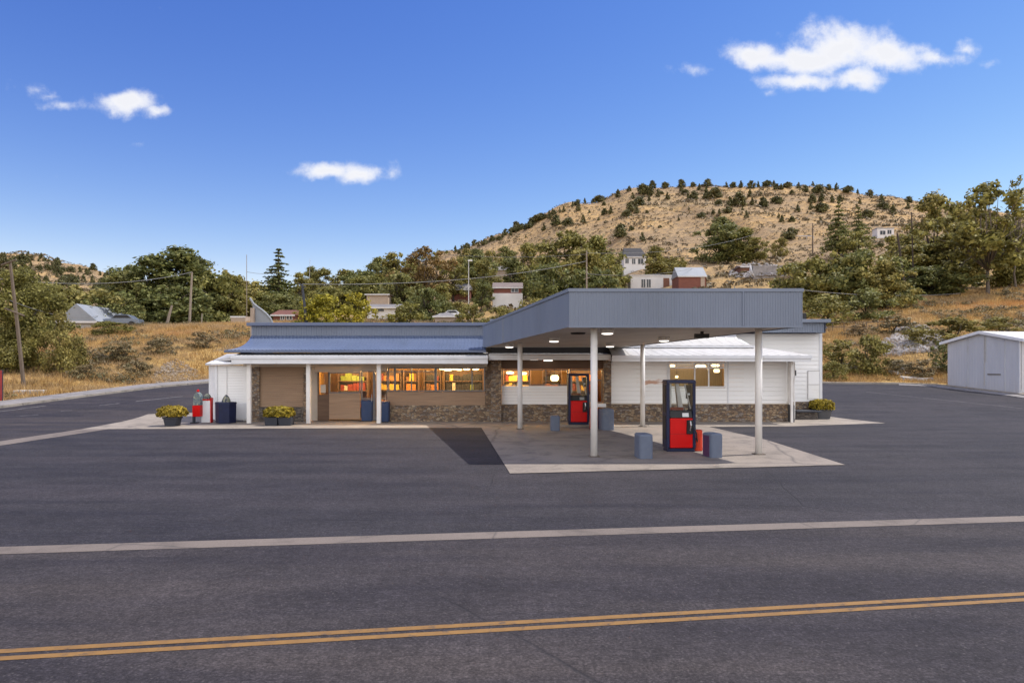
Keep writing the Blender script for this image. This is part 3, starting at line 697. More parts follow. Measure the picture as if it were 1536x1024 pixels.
# interior: shelves, goods, lamps (seen through the lit windows)
bpk = MB().box(-9.3, 4.6, 37.0, 37.1, .06, 2.7); part('inner_wall', bpk, M_WARMWALL)
part('inner_wall', MB().box(4.6, 4.7, 31.5, 37.1, .06, 2.7), M_WARMWALL); part('inner_wall', MB().box(-9.4, -9.3, 31.6, 37.1, .06, 2.7), M_WARMWALL)
m_curt = pmat('curtain_cloth', (.34, .28, .19), (.25, .2, .13), 5, .9, (6, 1, .3))
part('inner_wall', MB().box(6.4, 10.6, 34.4, 34.5, .06, 2.7), m_curt); part('inner_wall', MB().box(6.3, 6.4, 31.5, 34.5, .06, 2.7), M_WARMWALL); part('inner_wall', MB().box(10.6, 10.7, 31.5, 34.5, .06, 2.7), M_WARMWALL)
GM = {k: pmat('goods_' + k, c, tuple(x * .6 for x in c), 9, .5) for k, c in dict(orange=(.5, .19, .03), yellow=(.65, .42, .04), red=(.24, .03, .015), cream=(.6, .52, .38), green=(.2, .26, .04), brown=(.2, .09, .03), black=(.02, .018, .018)).items()}
proto = {}
def good(kind, x, y, z, w, h):
    o = bpy.data.objects.new('product_box', None)
    if kind not in proto:
        mb = MB().box(-.5, .5, -.5, .5, 0, 1); me = mesh_from('product_box', mb.v, mb.f); me.materials.append(GM[kind]); proto[kind] = me
    o = bpy.data.objects.new('product_box', proto[kind]); COL.objects.link(o)
    o.location = (x, y, z); o.scale = (w, .25, h)
    tag(o, f'{kind} box of goods on a lit shelf inside the shop', 'product box', 'packaged goods on the shop shelves')
shelves = [(-8.4, -7.0, 33.2, 'behind the shop window by the dark side door', ['orange', 'red', 'green']),
           (-6.7, -5.5, 34.0, 'behind the glazed double doors', ['orange', 'yellow', 'orange']),
           (-5.2, -4.5, 33.0, 'behind the window nearest the blue bins', ['brown', 'orange', 'brown']),
           (-4.3, -3.5, 33.6, 'under the warm lamps in the middle shop window', ['orange', 'orange', 'black']),
           (-3.3, -1.4, 33.4, 'behind the wide shop window next to the stone pillar', ['cream', 'black', 'black']),
           (-.4, .9, 33.2, 'behind the window above the white panel', ['orange', 'yellow', 'yellow']),
           (1.5, 2.4, 33.4, 'beside the bright display under the canopy', ['red', 'orange', 'black']),
           (2.7, 4.0, 33.0, 'behind the glass door under the canopy', ['cream', 'red', 'orange'])]
for (x0, x1, y, where, kinds) in shelves:
    s = thing('shop_shelf', 'dark display shelf of boxed goods ' + where, 'shelf', ((x0 + x1) / 2, y, .06))
    obj('back_panel', MB().box(x0, x1, y + .2, y + .24, .06, 2.3), M_DKWOOD, s)
    for zz in (.5, 1.32, 1.78): obj('shelf_board', MB().box(x0, x1, y - .2, y + .195, zz, zz + .04), M_DKWOOD, s)
    for xx in (x0, x1): obj('upright', MB().box(xx - .025, xx + .025, y - .22, y + .26, .06, 2.35), M_DKWOOD, s)
    for zz, kd in zip((.545, 1.365, 1.825), kinds):
        xx = x0 + .12
        while xx < x1 - .12:
            w = random.uniform(.14, .3); w = min(w, x1 - xx - .06)
            if w < .08: break
            good(kd if random.random() < .75 else random.choice(list(GM)), xx + w / 2 - .03, y - .02, zz, w * .92, random.uniform(.2, .36)); xx += w
def pendant(x, y, z, w, h, label):
    o = thing('pendant_lamp', label, 'lamp', (x, y, z), 'lit lamps inside the shop')
    obj('lamp_shade', MB().lathe([(w * .35, z + h * .5), (w * .5, z + h * .2), (w * .5, z - h * .2), (w * .32, z - h * .5)], x, y, 16), M_LAMP, o)
    obj('cord', MB().tube([(x, y, z + h * .5), (x, y, 2.73)], .012, 6), M_BLACK, o)
for (px, py, d, w, h, lb) in ((672, 554.5, 33.2, .55, .14, 'warm lit lamp at the edge of the middle shop window'), (683, 553, 33.9, .5, .14, 'warm lit lamp over the orange goods shelf'), (664, 553, 34.6, .5, .14, 'dimmer warm lamp deeper behind the middle shop window'),
        (700, 553.5, 33, .45, .12, 'warm lit lamp in the wide window beside its neighbour'), (689, 554.5, 33.6, .4, .1, 'small warm lamp between two others in the wide window'), (713, 553, 33, .5, .16, 'brightest round lamp close to the stone pillar'),
        (832, 567, 32.8, .55, .34, 'glowing amber lamp low in the window under the canopy'), (765, 559, 33.0, .5, .15, 'warm lamp over the window beside the stone pillar'), (785, 560, 33.4, .5, .15, 'warm lamp behind the white canopy post window'),
        (1051, 549.5, 32.6, .7, .2, 'oval cream lamp centred high in the white framed window'), (1073, 548, 32.8, .55, .14, 'thin cream lamp at the top of the white framed window'), (1075, 556, 32.4, .4, .2, 'lower round lamp hanging in the white framed window'),
        (1008, 548.5, 32.8, .4, .14, 'small lamp at the edge of the white framed window'), (1015, 565, 32.6, .2, .14, 'tiny white lamp low in the white framed window')):
    X, Y, Zz = ray(px, py, d); pendant(X, Y, min(Zz, 2.6), w * .72, h * .85, lb)
def plight(x, y, z, e, c=(1, .66, .28), r=.25):
    l = bpy.data.lights.new('shop_light', 'POINT'); l.energy = e; l.color = c; l.shadow_soft_size = r
    o = bpy.data.objects.new('shop_light', l); COL.objects.link(o); o.location = (x, y, z)
for x, e in ((-7.6, 75), (-5.9, 120), (-3.9, 80), (-2.3, 50), (.2, 125), (2.4, 45), (3.6, 30)): plight(x, 32.2, 2.45, e)
plight(8.5, 32.8, 2.3, 22, (1, .85, .6))

# ------------------------------------------------------------------ fuel canopy
FL, FR_, BL, BRr = (1.545, 18.4), (7.83, 18.4), (-1.32, 31.0), (4.98, 31.0)
can = thing('fuel_canopy', 'flat grey ribbed metal fuel canopy on four white posts joined to the shop', 'canopy', (3, 24, 0))
zt = {0: 4.60, 1: 4.42}; zb = {0: 3.575, 1: 3.36}
cp = lambda n, mb, m_, **k: obj(n, mb, m_, can, **k)
cp('front_fascia', MB().ribbed(FL, FR_, (4.55, 4.55), (3.575, 3.575), .07, .009), M_GREYMET)
cp('left_fascia', MB().hexa([BL, FL, (FL[0] + .02, FL[1] + .004), (BL[0] + .02, BL[1])], [3.36, 3.575, 3.575, 3.36], [4.37, 4.55, 4.55, 4.37]), M_GREYMET)
cp('right_fascia', MB().ribbed(FR_, BRr, (4.55, 4.37), (3.575, 3.36), .105, .014), M_GREYMET)
e = .03
cp('cap_flashing', MB().hexa([(FL[0] - e, FL[1] - e), (FR_[0] + e, FR_[1] - e), (BRr[0] + e, BRr[1]), (BL[0] - e, BL[1])], [4.52, 4.52, 4.34, 4.34], [4.61, 4.61, 4.43, 4.43]), M_GREYMET)
cp('deck', MB().hexa([(FL[0] + .02, FL[1] + .02), (FR_[0] - .02, FR_[1] + .02), (BRr[0] - .02, BRr[1]), (BL[0] + .02, BL[1])], [3.6, 3.6, 3.385, 3.385], [3.68, 3.68, 3.46, 3.46]), M_SOFFIT)
cp('lower_trim', MB().hexa([(FL[0] - .012, FL[1] - .026), (FR_[0] + .012, FR_[1] - .026), (FR_[0] + .012, FR_[1] + .05), (FL[0] - .012, FL[1] + .05)], 3.555, 3.60), M_GREYMET)
tl = lambda a, b_, t: lerp(a, b_, t)
sx_ = tl(FL, FR_, .745); cp('seam_strip', MB().box(sx_[0] - .02, sx_[0] + .02, sx_[1] - .034, sx_[1], 3.6, 4.53), M_GREYMET)
sl = tl(FL, BL, .66); cp('seam_strip', MB().hexa([(sl[0] - .03, sl[1] - .03), (sl[0] + .01, sl[1] - .03), (sl[0] + .01, sl[1] + .03), (sl[0] - .03, sl[1] + .03)], 3.44, 4.43), M_GREYMET)
def cz(y): return 3.6 - .215 * (y - 18.4) / 12.6
for px, py in ((891, 685), (1138, 681.5), (780, 643.5), (964, 640)):
    x, y = G0(px, py)
    ps = cp('post', MB().tube([(x, y, .03), (x, y, cz(y) + .01)], .097, 18), M_POST, smooth=False)
    obj('foot_plate', MB().box(x - .15, x + .15, y - .15, y + .15, .016, .035), M_BARKL, ps, bevel=.005)
    for p_ in ps.data.polygons: p_.use_smooth = len(p_.vertices) == 4
def canopy_pt(px, py):
    dd = 25.0
    for _ in range(20): dd = (cz(dd) - HC) * F / (HY - py)
    return ((px - CX) / F * dd, dd, cz(dd))
for px, py, kind in ((911, 493, 'l'), (831, 506, 'l'), (915, 514.5, 'l'), (996, 505, 'l'), (764, 515.5, 'l'), (867, 499, 'v'), (1053, 497, 'v')):
    x, y, z = canopy_pt(px, py)
    if kind == 'l':
        L = cp('canopy_light', MB().lathe([(.17, z - .13), (.19, z - .1), (.19, z)], x, y, 18), M_LALU)
        obj('diffuser', MB().lathe([(.10, z - .165), (.16, z - .15), (.165, z - .132)], x, y, 18), M_LAMPW, L)
    else:
        if px > 1000: cp('security_camera', MB().box(x - .22, x + .2, y - .07, y + .07, z - .2, z - .07).box(x - .04, x + .04, y - .04, y + .04, z - .072, z), M_BLACK); continue
        cp('canopy_vent', MB().lathe([(.2, z - .05), (.23, z - .03), (.23, z)], x, y, 18), M_BLACK)

# ------------------------------------------------------------------ fuel pumps, bollards
def lens(cx, cy, w, d, n=7, p=3.2):
    """rounded rectangle outline (superellipse)"""
    o = []
    for k in range(4 * n):
        t = 2 * math.pi * k / (4 * n); c, s = math.cos(t), math.sin(t)
        o.append((cx + w / 2 * math.copysign(abs(c) ** (2 / p), c), cy + d / 2 * math.copysign(abs(s) ** (2 / p), s)))
    return o
pump = thing('fuel_pump', 'tall fuel pump with red door in dark frame at the front of the concrete pad', 'fuel pump', (0, 0, 0), 'fuel pumps under the canopy')
W2, DP, H = .43, .52, 2.1
pm = MB()
pm.box(-W2, -W2 + .09, 0, DP, .1, H - .1).box(W2 - .09, W2, 0, DP, .1, H - .1)
obj('frame', pm, M_NAVY, pump, bevel=.015)
obj('top_housing', MB().hexa([(-W2 - .01, -.02), (W2 + .01, -.02), (W2 + .01, DP + .02), (-W2 - .01, DP + .02)], H - .097, H, [(-W2 + .015, 0), (W2 - .015, 0), (W2 - .015, DP), (-W2 + .015, DP)]), M_NAVY, pump, bevel=.015)
obj('plinth', MB().box(-W2 + .02, W2 - .02, .03, DP - .03, .0, .1), M_NAVY, pump, bevel=.01)
pd = obj('door', MB().hexa([(-W2 + .095, -.012), (W2 - .095, -.012), (W2 - .095, DP - .02), (-W2 + .095, DP - .02)], .11, .98), M_RED, pump, bevel=.02)
obj('door_seam', MB().box(-W2 + .1, W2 - .1, -.016, -.005, .52, .525), M_BLACK, pd)
obj('nozzle_holder', MB().hexa([(W2 - .27, -.06), (W2 - .12, -.06), (W2 - .1, -.01), (W2 - .29, -.01)], .52, .93, [(W2 - .25, -.09), (W2 - .1, -.09), (W2 - .09, -.01), (W2 - .28, -.01)]), M_BLACK, pump, bevel=.012)
nz = obj('nozzle', MB().tube([(W2 - .19, -.1, .9), (W2 - .18, -.12, .78), (W2 - .2, -.09, .62)], [.022, .028, .016], 8), M_STEEL, pump)
obj('hose', MB().tube([(W2 - .17, -.1, .86), (W2 - .02, -.13, .55), (W2 + .03, -.05, .3), (W2 + .05, .12, .35), (W2 + .03, .2, .8), (W2 + .012, .22, 1.4)], .018, 8), M_BLACK, pump)
obj('console', MB().hexa([(-W2 + .1, .0), (W2 - .1, .0), (W2 - .1, DP - .05), (-W2 + .1, DP - .05)], .99, 1.2, [(-W2 + .1, .06), (W2 - .1, .06), (W2 - .1, DP - .05), (-W2 + .1, DP - .05)]), M_BLACK, pump, bevel=.01)
obj('keypad', MB().hexa([(.03, -.005), (.22, -.005), (.22, .01), (.03, .01)], 1.02, 1.13, [(.03, .025), (.22, .025), (.22, .04), (.03, .04)]), M_STEEL, pump)
obj('label_strip', MB().box(-W2 + .12, .08, .05, .062, 1.215, 1.3), pmat('copper_label', (.3, .07, .03), (.2, .05, .02), 20, .5), pump)
for gn, gy_ in (('front_glass', .025), ('rear_glass', DP - .025)): obj(gn, MB().add([(-W2 + .09, gy_, 1.21), (W2 - .09, gy_, 1.21), (W2 - .09, gy_, H - .1), (-W2 + .09, gy_, H - .1)], [(0, 1, 2, 3)]), M_GLASSD, pump)
obj('inner_column', MB().hexa([(-.02, .2), (.12, .2), (.12, .4), (-.02, .4)], 1.21, 1.99, [(-.12, .2), (-.02, .2), (-.02, .3), (-.12, .3)]), M_LALU, pump)
obj('inner_column', MB().box(-W2 + .1, -W2 + .17, .12, .4, 1.21, 1.99), M_LALU, pump)
obj('display', MB().hexa([(.16, .06), (.3, .06), (.3, .1), (.16, .1)], 1.55, 1.95), M_BLACK, pump)
obj('brace', MB().tube([(.12, .07, 1.97), (.29, .07, 1.25)], .022, 6), M_LALU, pump)
obj('paper_roll', MB().tube([(.24, .05, 1.68), (.24, .09, 1.68)], .035, 10), M_WHITE, pump)
obj('side_vent', MB().box(-W2 - .012, -W2 - .002, .1, DP - .12, .35, 1.05).box(-W2 - .012, -W2 - .002, .1, DP - .12, 1.15, 1.95), M_BLACK, pump)
KIDS[pump.name] = list(pump.children)
x0, d0 = G0(1021, 678); pump.location = (x0 + .02, d0, .016); pump.rotation_euler = (0, 0, R(2))
x1, d1_ = G0(869, 641.5)
pump2 = dup(pump, (x1, d1_ + .15, .12), R(2), 'fuel pump with red door close to the shop windows on a low kerbed island')
single('pump_island', MB().hexa(lens(x1 + .05, d1_ + .42, 1.75, .9), .016, .12), M_APRON, 'low pale concrete island carrying the pump nearest the shop', 'pump island', None, (x1, d1_ + .4, .016), bevel=.02)
def lens6(cx, cy, w, d): return lens(cx, cy, w, d, 7, 5.5)
def bollard(px, py, w, dep, h, rz, label, side=None, mat=None):
    x, y = G0(px, py)
    o = thing('bollard', label, 'bollard', (x, y + dep / 2, .016), 'blue-grey concrete pump guards')
    b0 = lens6(0, 0, w, dep); t0 = lens6(0, 0, w * .8, dep * .9)
    mb = MB(); n = len(b0); rings = [(b0, 0), (b0, h * .93), (lens6(0, 0, w * .95, dep * .97), h * .97), (t0, h)]
    for ring, z in rings: mb.v += [(p[0], p[1], z) for p in ring]
    mb.f += [(i * n + k, i * n + (k + 1) % n, (i + 1) * n + (k + 1) % n, (i + 1) * n + k) for i in range(3) for k in range(n)] + [tuple(range(n - 1, -1, -1)), tuple(3 * n + k for k in range(n))]
    me = mesh_from('block', mb.v, mb.f); me.materials.append(mat or M_BOLL)
    c = bpy.data.objects.new('block', me); COL.objects.link(c); c.parent = o
    if side:
        q = MB().hexa([(-w / 2 - .012, -dep * .3), (-w / 2 + .01, -dep * .3), (-w / 2 + .01, dep * .3), (-w / 2 - .012, dep * .3)], .02, h * .9)
        me = mesh_from('side_plate', q.v, q.f); me.materials.append(side); c = bpy.data.objects.new('side_plate', me); COL.objects.link(c); c.parent = o
    o.rotation_euler = (0, 0, rz)
bollard(968.5, 689, .4, .62, .66, R(4), 'rounded blue-grey guard block on the open side of the front pump')
bollard(1073, 687.5, .37, .55, .66, R(12), 'rounded blue-grey guard with a purple side beside the red drum', M_PURPLE)
bollard(833, 646.5, .36, .55, .58, R(2), 'small blue-grey guard block beside the rear pump island')
bollard(911, 645.5, .52, .8, .82, R(6), 'tallest blue-grey guard block behind the front canopy post')
x, y = G0(1047.5, 677)
single('red_drum', MB().hexa(lens(x, y + .1, .29, .3, 6, 2.4), .016, .64, lens(x, y + .1, .28, .27, 6, 2.4)), M_ORANGERED, 'scuffed orange-red drum squeezed between front pump and guard block', 'drum', None, (x, y + .2, .016), bevel=.03)
x, y = G0(892, 644)
single('red_drum', MB().hexa(lens(x, y + .25, .34, .4, 6, 2.4), .016, .86, lens(x, y + .25, .33, .36, 6, 2.4)), M_ORANGERED, 'orange-red drum standing beside the rear pump behind the post', 'drum', None, (x, y + .25, .016), bevel=.03)

# ------------------------------------------------------------------ bins, planters, stands along the front
def leaf_quads(P, Nrm, size, rg, asp=1.6):
    """numpy: rhombus leaves at P facing Nrm"""
    n = len(P); r = rg.normal(size=(n, 3)); a = np.cross(Nrm, r); a /= np.linalg.norm(a, axis=1, keepdims=True) + 1e-9
    b_ = np.cross(Nrm, a); s = size[:, None]
    V = np.stack([P + a * s * asp * .5, P + b_ * s * .5, P - a * s * asp * .5, P - b_ * s * .5], 1).reshape(-1, 3)
    return V, np.arange(4 * n).reshape(-1, 4)
def unit(rg, n):
    d = rg.normal(size=(n, 3)); return d / np.linalg.norm(d, axis=1, keepdims=True)
def plant(parent, cx, cy, zc, rx, ry, rz, n, seed, mat=None, size=(.05, .09)):
    rg = np.random.default_rng(seed); d = unit(rg, n); d[:, 2] = np.where(d[:, 2] < -.45, -d[:, 2], d[:, 2]); d = np.sign(d) * np.abs(d) ** .8
    rr = rg.random(n) ** .2
    bumpy = 1 + .13 * np.sin(d[:, 0] * 9 + seed) * np.cos(d[:, 1] * 8 + d[:, 2] * 7)
    P = d * (rr * bumpy)[:, None] * np.array([rx, ry, rz]) + np.array([cx, cy, zc])
    nr = d * .7 + unit(rg, n) * .6; nr /= np.linalg.norm(nr, axis=1, keepdims=True)
    V, Q = leaf_quads(P, nr, rg.uniform(*size, n), rg)
    me = np_mesh('foliage', V, Q); me.materials.append(mat or L_PLANTER)
    o = bpy.data.objects.new('foliage', me); COL.objects.link(o); o.parent = parent
    me.transform(Matrix.Translation(-parent.location)); return o
def planter(px, py, wpot_t, wpot_b, hp, wf, hf, label, dep=.55, boxy=False, mat=None, seed=1):
    x, y = G0(px, py); y += dep / 2
    o = thing('planter', label, 'planter', (x, y, .01), 'yellow-green planters along the shop front')
    if boxy:
        pb = MB()
        for s in (-1, 1):
            c = x + s * wpot_t / 4; pb.hexa([(c - wpot_t / 4 + .02 + .02, y - dep * .42), (c + wpot_t / 4 - .03, y - dep * .42), (c + wpot_t / 4 - .03, y + dep * .42), (c - wpot_t / 4 + .04, y + dep * .42)], .01, hp,
                            [(c - wpot_t / 4 + .008, y - dep / 2), (c + wpot_t / 4 - .008, y - dep / 2), (c + wpot_t / 4 - .008, y + dep / 2), (c - wpot_t / 4 + .008, y + dep / 2)])
            obj('pot', pb, mat or M_DKGREY, o, bevel=.015); pb = MB()
    else:
        obj('pot', MB().hexa(lens(x, y, wpot_b, dep * .85, 4, 5), .01, hp, lens(x, y, wpot_t, dep, 4, 5)), mat or M_DKGREY, o, bevel=.012)
        obj('rim', MB().hexa(lens(x, y, wpot_t + .05, dep + .05, 4, 5), hp - .06, hp + .01), mat or M_DKGREY, o, bevel=.01)
    plant(o, x, y, hp + hf * .42, wf / 2, dep * .8, hf * .62, 5200, seed)
    return o
planter(253.5, 639.5, .64, .5, .38, 1.12, .44, 'yellow-green shrub overhanging a small tapered dark pot before the annex', .6, seed=3)
planter(416, 638.5, 1.16, 1.08, .36, 1.26, .42, 'wide twin-box dark planter of yellow-green shrub below the brown siding', .55, True, seed=4)
planter(1237, 628.5, .84, .66, .44, 1.06, .46, 'yellow-green shrub in a grey pot at the far end of the apron', .65, mat=M_POTG, seed=5)
def bin_(px, py, w, d, h, mat, label, group=None, rz=0, lidmat=None):
    x, y = G0(px, py)
    o = thing('bin', label, 'bin', (x, y + d / 2, .01), group)
    obj('body', MB().hexa(lens(x, y + d / 2, w * .93, d * .93, 4, 6), .03, h * .9, lens(x, y + d / 2, w, d, 4, 6)), mat, o, bevel=.012)
    obj('lid', MB().hexa(lens(x, y + d / 2, w + .02, d + .02, 4, 6), h * .9 + .002, h * .96, lens(x, y + d / 2, w * .85, d * .8, 4, 6)), lidmat or mat, o, bevel=.012)
    obj('base', MB().hexa(lens(x, y + d / 2, w * .8, d * .8, 4, 6), .0, .029), M_BLACK, o)
    return o
bin_(550, 632, .58, .5, 1.02, M_BLUEBIN, 'wider blue bin in front of the glazed double doors', 'blue bins at the entry')
bin_(575.5, 633.5, .46, .46, .98, M_BLUEBIN, 'narrower blue bin tight beside the white porch post', 'blue bins at the entry')
x, y = G0(567, 633); single('bin_post', MB().box(x - .05, x + .05, y - .06, y + .04, .01, .95), M_WHITE, 'short white marker post between the two blue bins', 'post', None, (x, y, .01), bevel=.01)
# hexagonal navy bin with bagged rubbish on top
x, y = G0(333, 635.5)
o = thing('litter_bin', 'navy faceted litter bin with rubbish heaped on top by the white annex', 'litter bin', (x, y + .4, .01))
hx = lambda r, a0=.2: [(x + r * math.cos(a0 + k * math.pi / 3), y + .4 + r * math.sin(a0 + k * math.pi / 3)) for k in range(6)]
obj('body', MB().hexa(hx(.43), .02, .86, hx(.45)), M_NAVY, o, bevel=.012)
obj('rim', MB().hexa(hx(.47), .862, .94, hx(.45)), M_NAVY, o, bevel=.01)
m_junk = pmat('rubbish_print', (.12, .16, .12), (.38, .34, .24), 9, .6, dirt=(.03, .035, .06), dscale=7, dlo=.45, dhi=.55)
obj('rubbish', MB().lathe([(.2, .94), (.17, 1.06), (.1, 1.18), (.03, 1.26)], x + .02, y + .4, 9), m_junk, o)
# red display stand with patterned gas bottle cover, white ice chest
x, y = G0(294, 635)
o = thing('display_stand', 'red stand with a blue patterned rounded top on a dark foot by the annex corner', 'display stand', (x, y + .15, .01))
obj('lower_panel', MB().hexa([(x - .17, y), (x + .17, y + .03), (x + .17, y + .3), (x - .17, y + .3)], .3, .8), M_RED, o, bevel=.02)
obj('top_panel', MB().add([(x + dx, yy, zz) for yy in (y + .01, y + .3) for dx, zz in ((-.14, .8), (.17, .82), (.17, 1.2), (.12, 1.3), (.02, 1.38), (-.07, 1.3), (-.13, 1.15))], [tuple(range(7)), tuple(range(13, 6, -1))] + [(i, (i + 1) % 7, 7 + (i + 1) % 7, 7 + i) for i in range(7)]), pmat('patterned_print', (.05, .08, .14), (.2, .24, .2), 8, .5, dirt=(.4, .38, .25), dscale=6, dlo=.58, dhi=.64), o)
obj('knob', MB().lathe([(.03, 1.38), (.06, 1.42), (.05, 1.48), (.02, 1.5)], x + .02, y + .15, 10), M_RED, o)
obj('leg', MB().box(x - .17, x - .11, y + .02, y + .2, .01, .3), M_DKGREY, o)
obj('foot', MB().box(x - .24, x + .02, y - .08, y + .3, .01, .05), M_BLACK, o, bevel=.01)
x, y = G0(307, 634.5)
o = thing('ice_chest', 'white low chest with red edges and patterned pile on top next to the red stand', 'chest', (x, y + .3, .01))
obj('body', MB().box(x - .2, x + .2, y + .1, y + .4, .02, 1.0), M_WHITE, o, bevel=.015)
obj('side_panel', MB().box(x + .205, x + .25, y + .08, y + .3, .02, 1.12), M_RED, o, bevel=.01)
obj('rim', MB().box(x - .21, x + .2, y + .08, y + .42, 1.003, 1.06), M_RED, o, bevel=.01)
obj('pile', MB().lathe([(.19, 1.062), (.18, 1.14), (.1, 1.26), (.03, 1.3)], x, y + .27, 9), m_junk, o)
# low stone bench right of the corner, doorstep slab
x0_, y0_ = B(1191, 32.6), 32.6
o = thing('stone_ledge', 'low dark ledge on a stone base against the white end wall', 'ledge', (x0_ + .6, 32.9, .01))
obj('ledge_top', MB().hexa([(x0_, 32.2), (x0_ + 1.15, 32.2), (x0_ + 1.25, 33.3), (x0_, 33.3)], .36, .43), M_DKGREY, o, bevel=.01)
obj('ledge_base', MB().box(x0_ + .05, x0_ + 1.05, 32.4, 33.3, .01, .355), M_BRICKDK, o)
# red object at the very edge of the side street
x, y, z = G(-4, 603)
o = thing('red_banner_post', 'red weathered banner standing at the kerb across the side street', 'banner', (x, y, z))
obj('panel', MB().box(x - .5, x + .30, y - .05, y + .05, z + .1, z + 1.85), pmat('faded_red', (.33, .03, .03), (.22, .03, .035), 3, .7), o)
obj('pole', MB().tube([(x + .3, y, z), (x + .31, y, z + 1.9)], .03, 8), M_DKGREY, o)

# ------------------------------------------------------------------ shed on the right
pA = G(1421.5, 577); pB = G(1531, 589.5)
A2 = Vector((pA[0], pA[1])); B2 = Vector((pB[0], pB[1])); du = (B2 - A2).normalized(); dn = Vector((-du.y, du.x))
if dn.x < 0: dn = -dn
shed = thing('shed', 'pale blue-grey metal shed with shallow gable roof and vertical panels beside the lot', 'shed', (A2.x, A2.y, pA[2]))
zA, zB = pA[2] - .05, pB[2] - .05; L = (B2 - A2).length
eA, eB = Z(514, pA[1]), Z(510.5, pB[1]); eB = eA = (eA + eB) / 2
zr = eA + .62; Mx = A2 + du * (L * .5)
m_shed = pmat('shed_panel', (.52, .53, .57), (.46, .47, .51), .7, .6, (2, 2, .4), dirt=(.33, .31, .3), dscale=.8, dlo=.62, dhi=.9)
m_shedroof = pmat('shed_roof', (.58, .57, .58), (.5, .49, .5), .7, .6, dirt=(.36, .34, .32), dscale=.8, dlo=.55, dhi=.85)
mb = MB(); k = int(L / .22)
top = lambda t: eA + (zr - eA) * (1 - abs(t - .5) * 2)
for i in range(k):
    for a, c, o1 in ((0, .55, 0), (.55, 1, 1)):
        t0_, t1_ = (i + a) / k, (i + c) / k
        p, q = A2 + du * (L * t0_) - dn * (.012 * o1), A2 + du * (L * t1_) - dn * (.012 * o1)
        pb_, qb_ = p + dn * .1, q + dn * .1
        mb.add([(p.x, p.y, zA + (zB - zA) * t0_), (q.x, q.y, zA + (zB - zA) * t1_), (q.x, q.y, top(t1_)), (p.x, p.y, top(t0_)), (pb_.x, pb_.y, zA), (qb_.x, qb_.y, zA), (qb_.x, qb_.y, top(t1_)), (pb_.x, pb_.y, top(t0_))], [(0, 1, 2, 3), (0, 3, 7, 4), (1, 5, 6, 2)])
obj('gable_wall', mb, m_shed, shed)
SD = 9.0
C2, D2 = B2 + dn * SD, A2 + dn * SD
obj('side_wall', MB().ribbed((B2.x, B2.y), (C2.x, C2.y), (eA, eA), (zB - .1, zB + .2), .3, .012), m_shed, shed)
obj('rear_wall', MB().add([(A2.x, A2.y, zA - .3), (D2.x, D2.y, zA - .3), (D2.x, D2.y, eA), (A2.x, A2.y, eA), (C2.x, C2.y, zB - .3), (C2.x, C2.y, eA)], [(0, 1, 2, 3), (1, 4, 5, 2)]), m_shed, shed)
def roof_slab(P, Q, zP, zQ, th=.1):
    P0, P1 = P - dn * .25, P + dn * (SD + .25); Q0, Q1 = Q - dn * .25, Q + dn * (SD + .25)
    return MB().hexa([tuple(P0), tuple(Q0), tuple(Q1), tuple(P1)], [zP, zQ, zQ, zP], [zP + th, zQ + th, zQ + th, zP + th])
obj('roof', roof_slab(A2 - du * .45, Mx - du * .002, eA - .05, zr + .01), m_shedroof, shed); obj('roof', roof_slab(Mx + du * .002, B2 + du * .45, zr + .01, eA - .05), m_shedroof, shed)
for s_, (P, Q, zP, zQ) in enumerate(((A2 - du * .47, Mx, eA - .13, zr - .07), (Mx, B2 + du * .47, zr - .07, eA - .13))):
    P0, P1, Q0, Q1 = P - dn * .29, P - dn * .255, Q - dn * .29, Q - dn * .255
    obj('barge_board', MB().hexa([tuple(P0), tuple(Q0), tuple(Q1), tuple(P1)], [zP, zQ, zQ, zP], [zP + .2, zQ + .2, zQ + .2, zP + .2]), M_WHITE, shed)
def on_face(t, w, z0, z1, off=.02, th=.03):
    p, q = A2 + du * (L * t) - dn * off, A2 + du * (L * t + w) - dn * off; p2, q2 = p - dn * th, q - dn * th
    return MB().hexa([(p2.x, p2.y), (q2.x, q2.y), (q.x, q.y), (p.x, p.y)], z0, z1)
obj('door_track', on_face(.53, .06, zA + .1, top(.53) - .1), M_LALU, shed); obj('seam', on_face(.3, .03, zA + .1, top(.3) - .12), m_shed, shed); obj('seam', on_face(.8, .03, zA - .2, top(.8) - .12), m_shed, shed)
obj('door_bar', on_face(.58, 1.0, zA + .83, zA + .9), M_BARKL, shed); obj('track_rod', on_face(.55, .04, zA + 1.7, zr - .2), M_LALU, shed)
obj('corner_board', on_face(.985, .09, zB - .1, eA - .05), M_WHITE, shed)

exec_trees = True
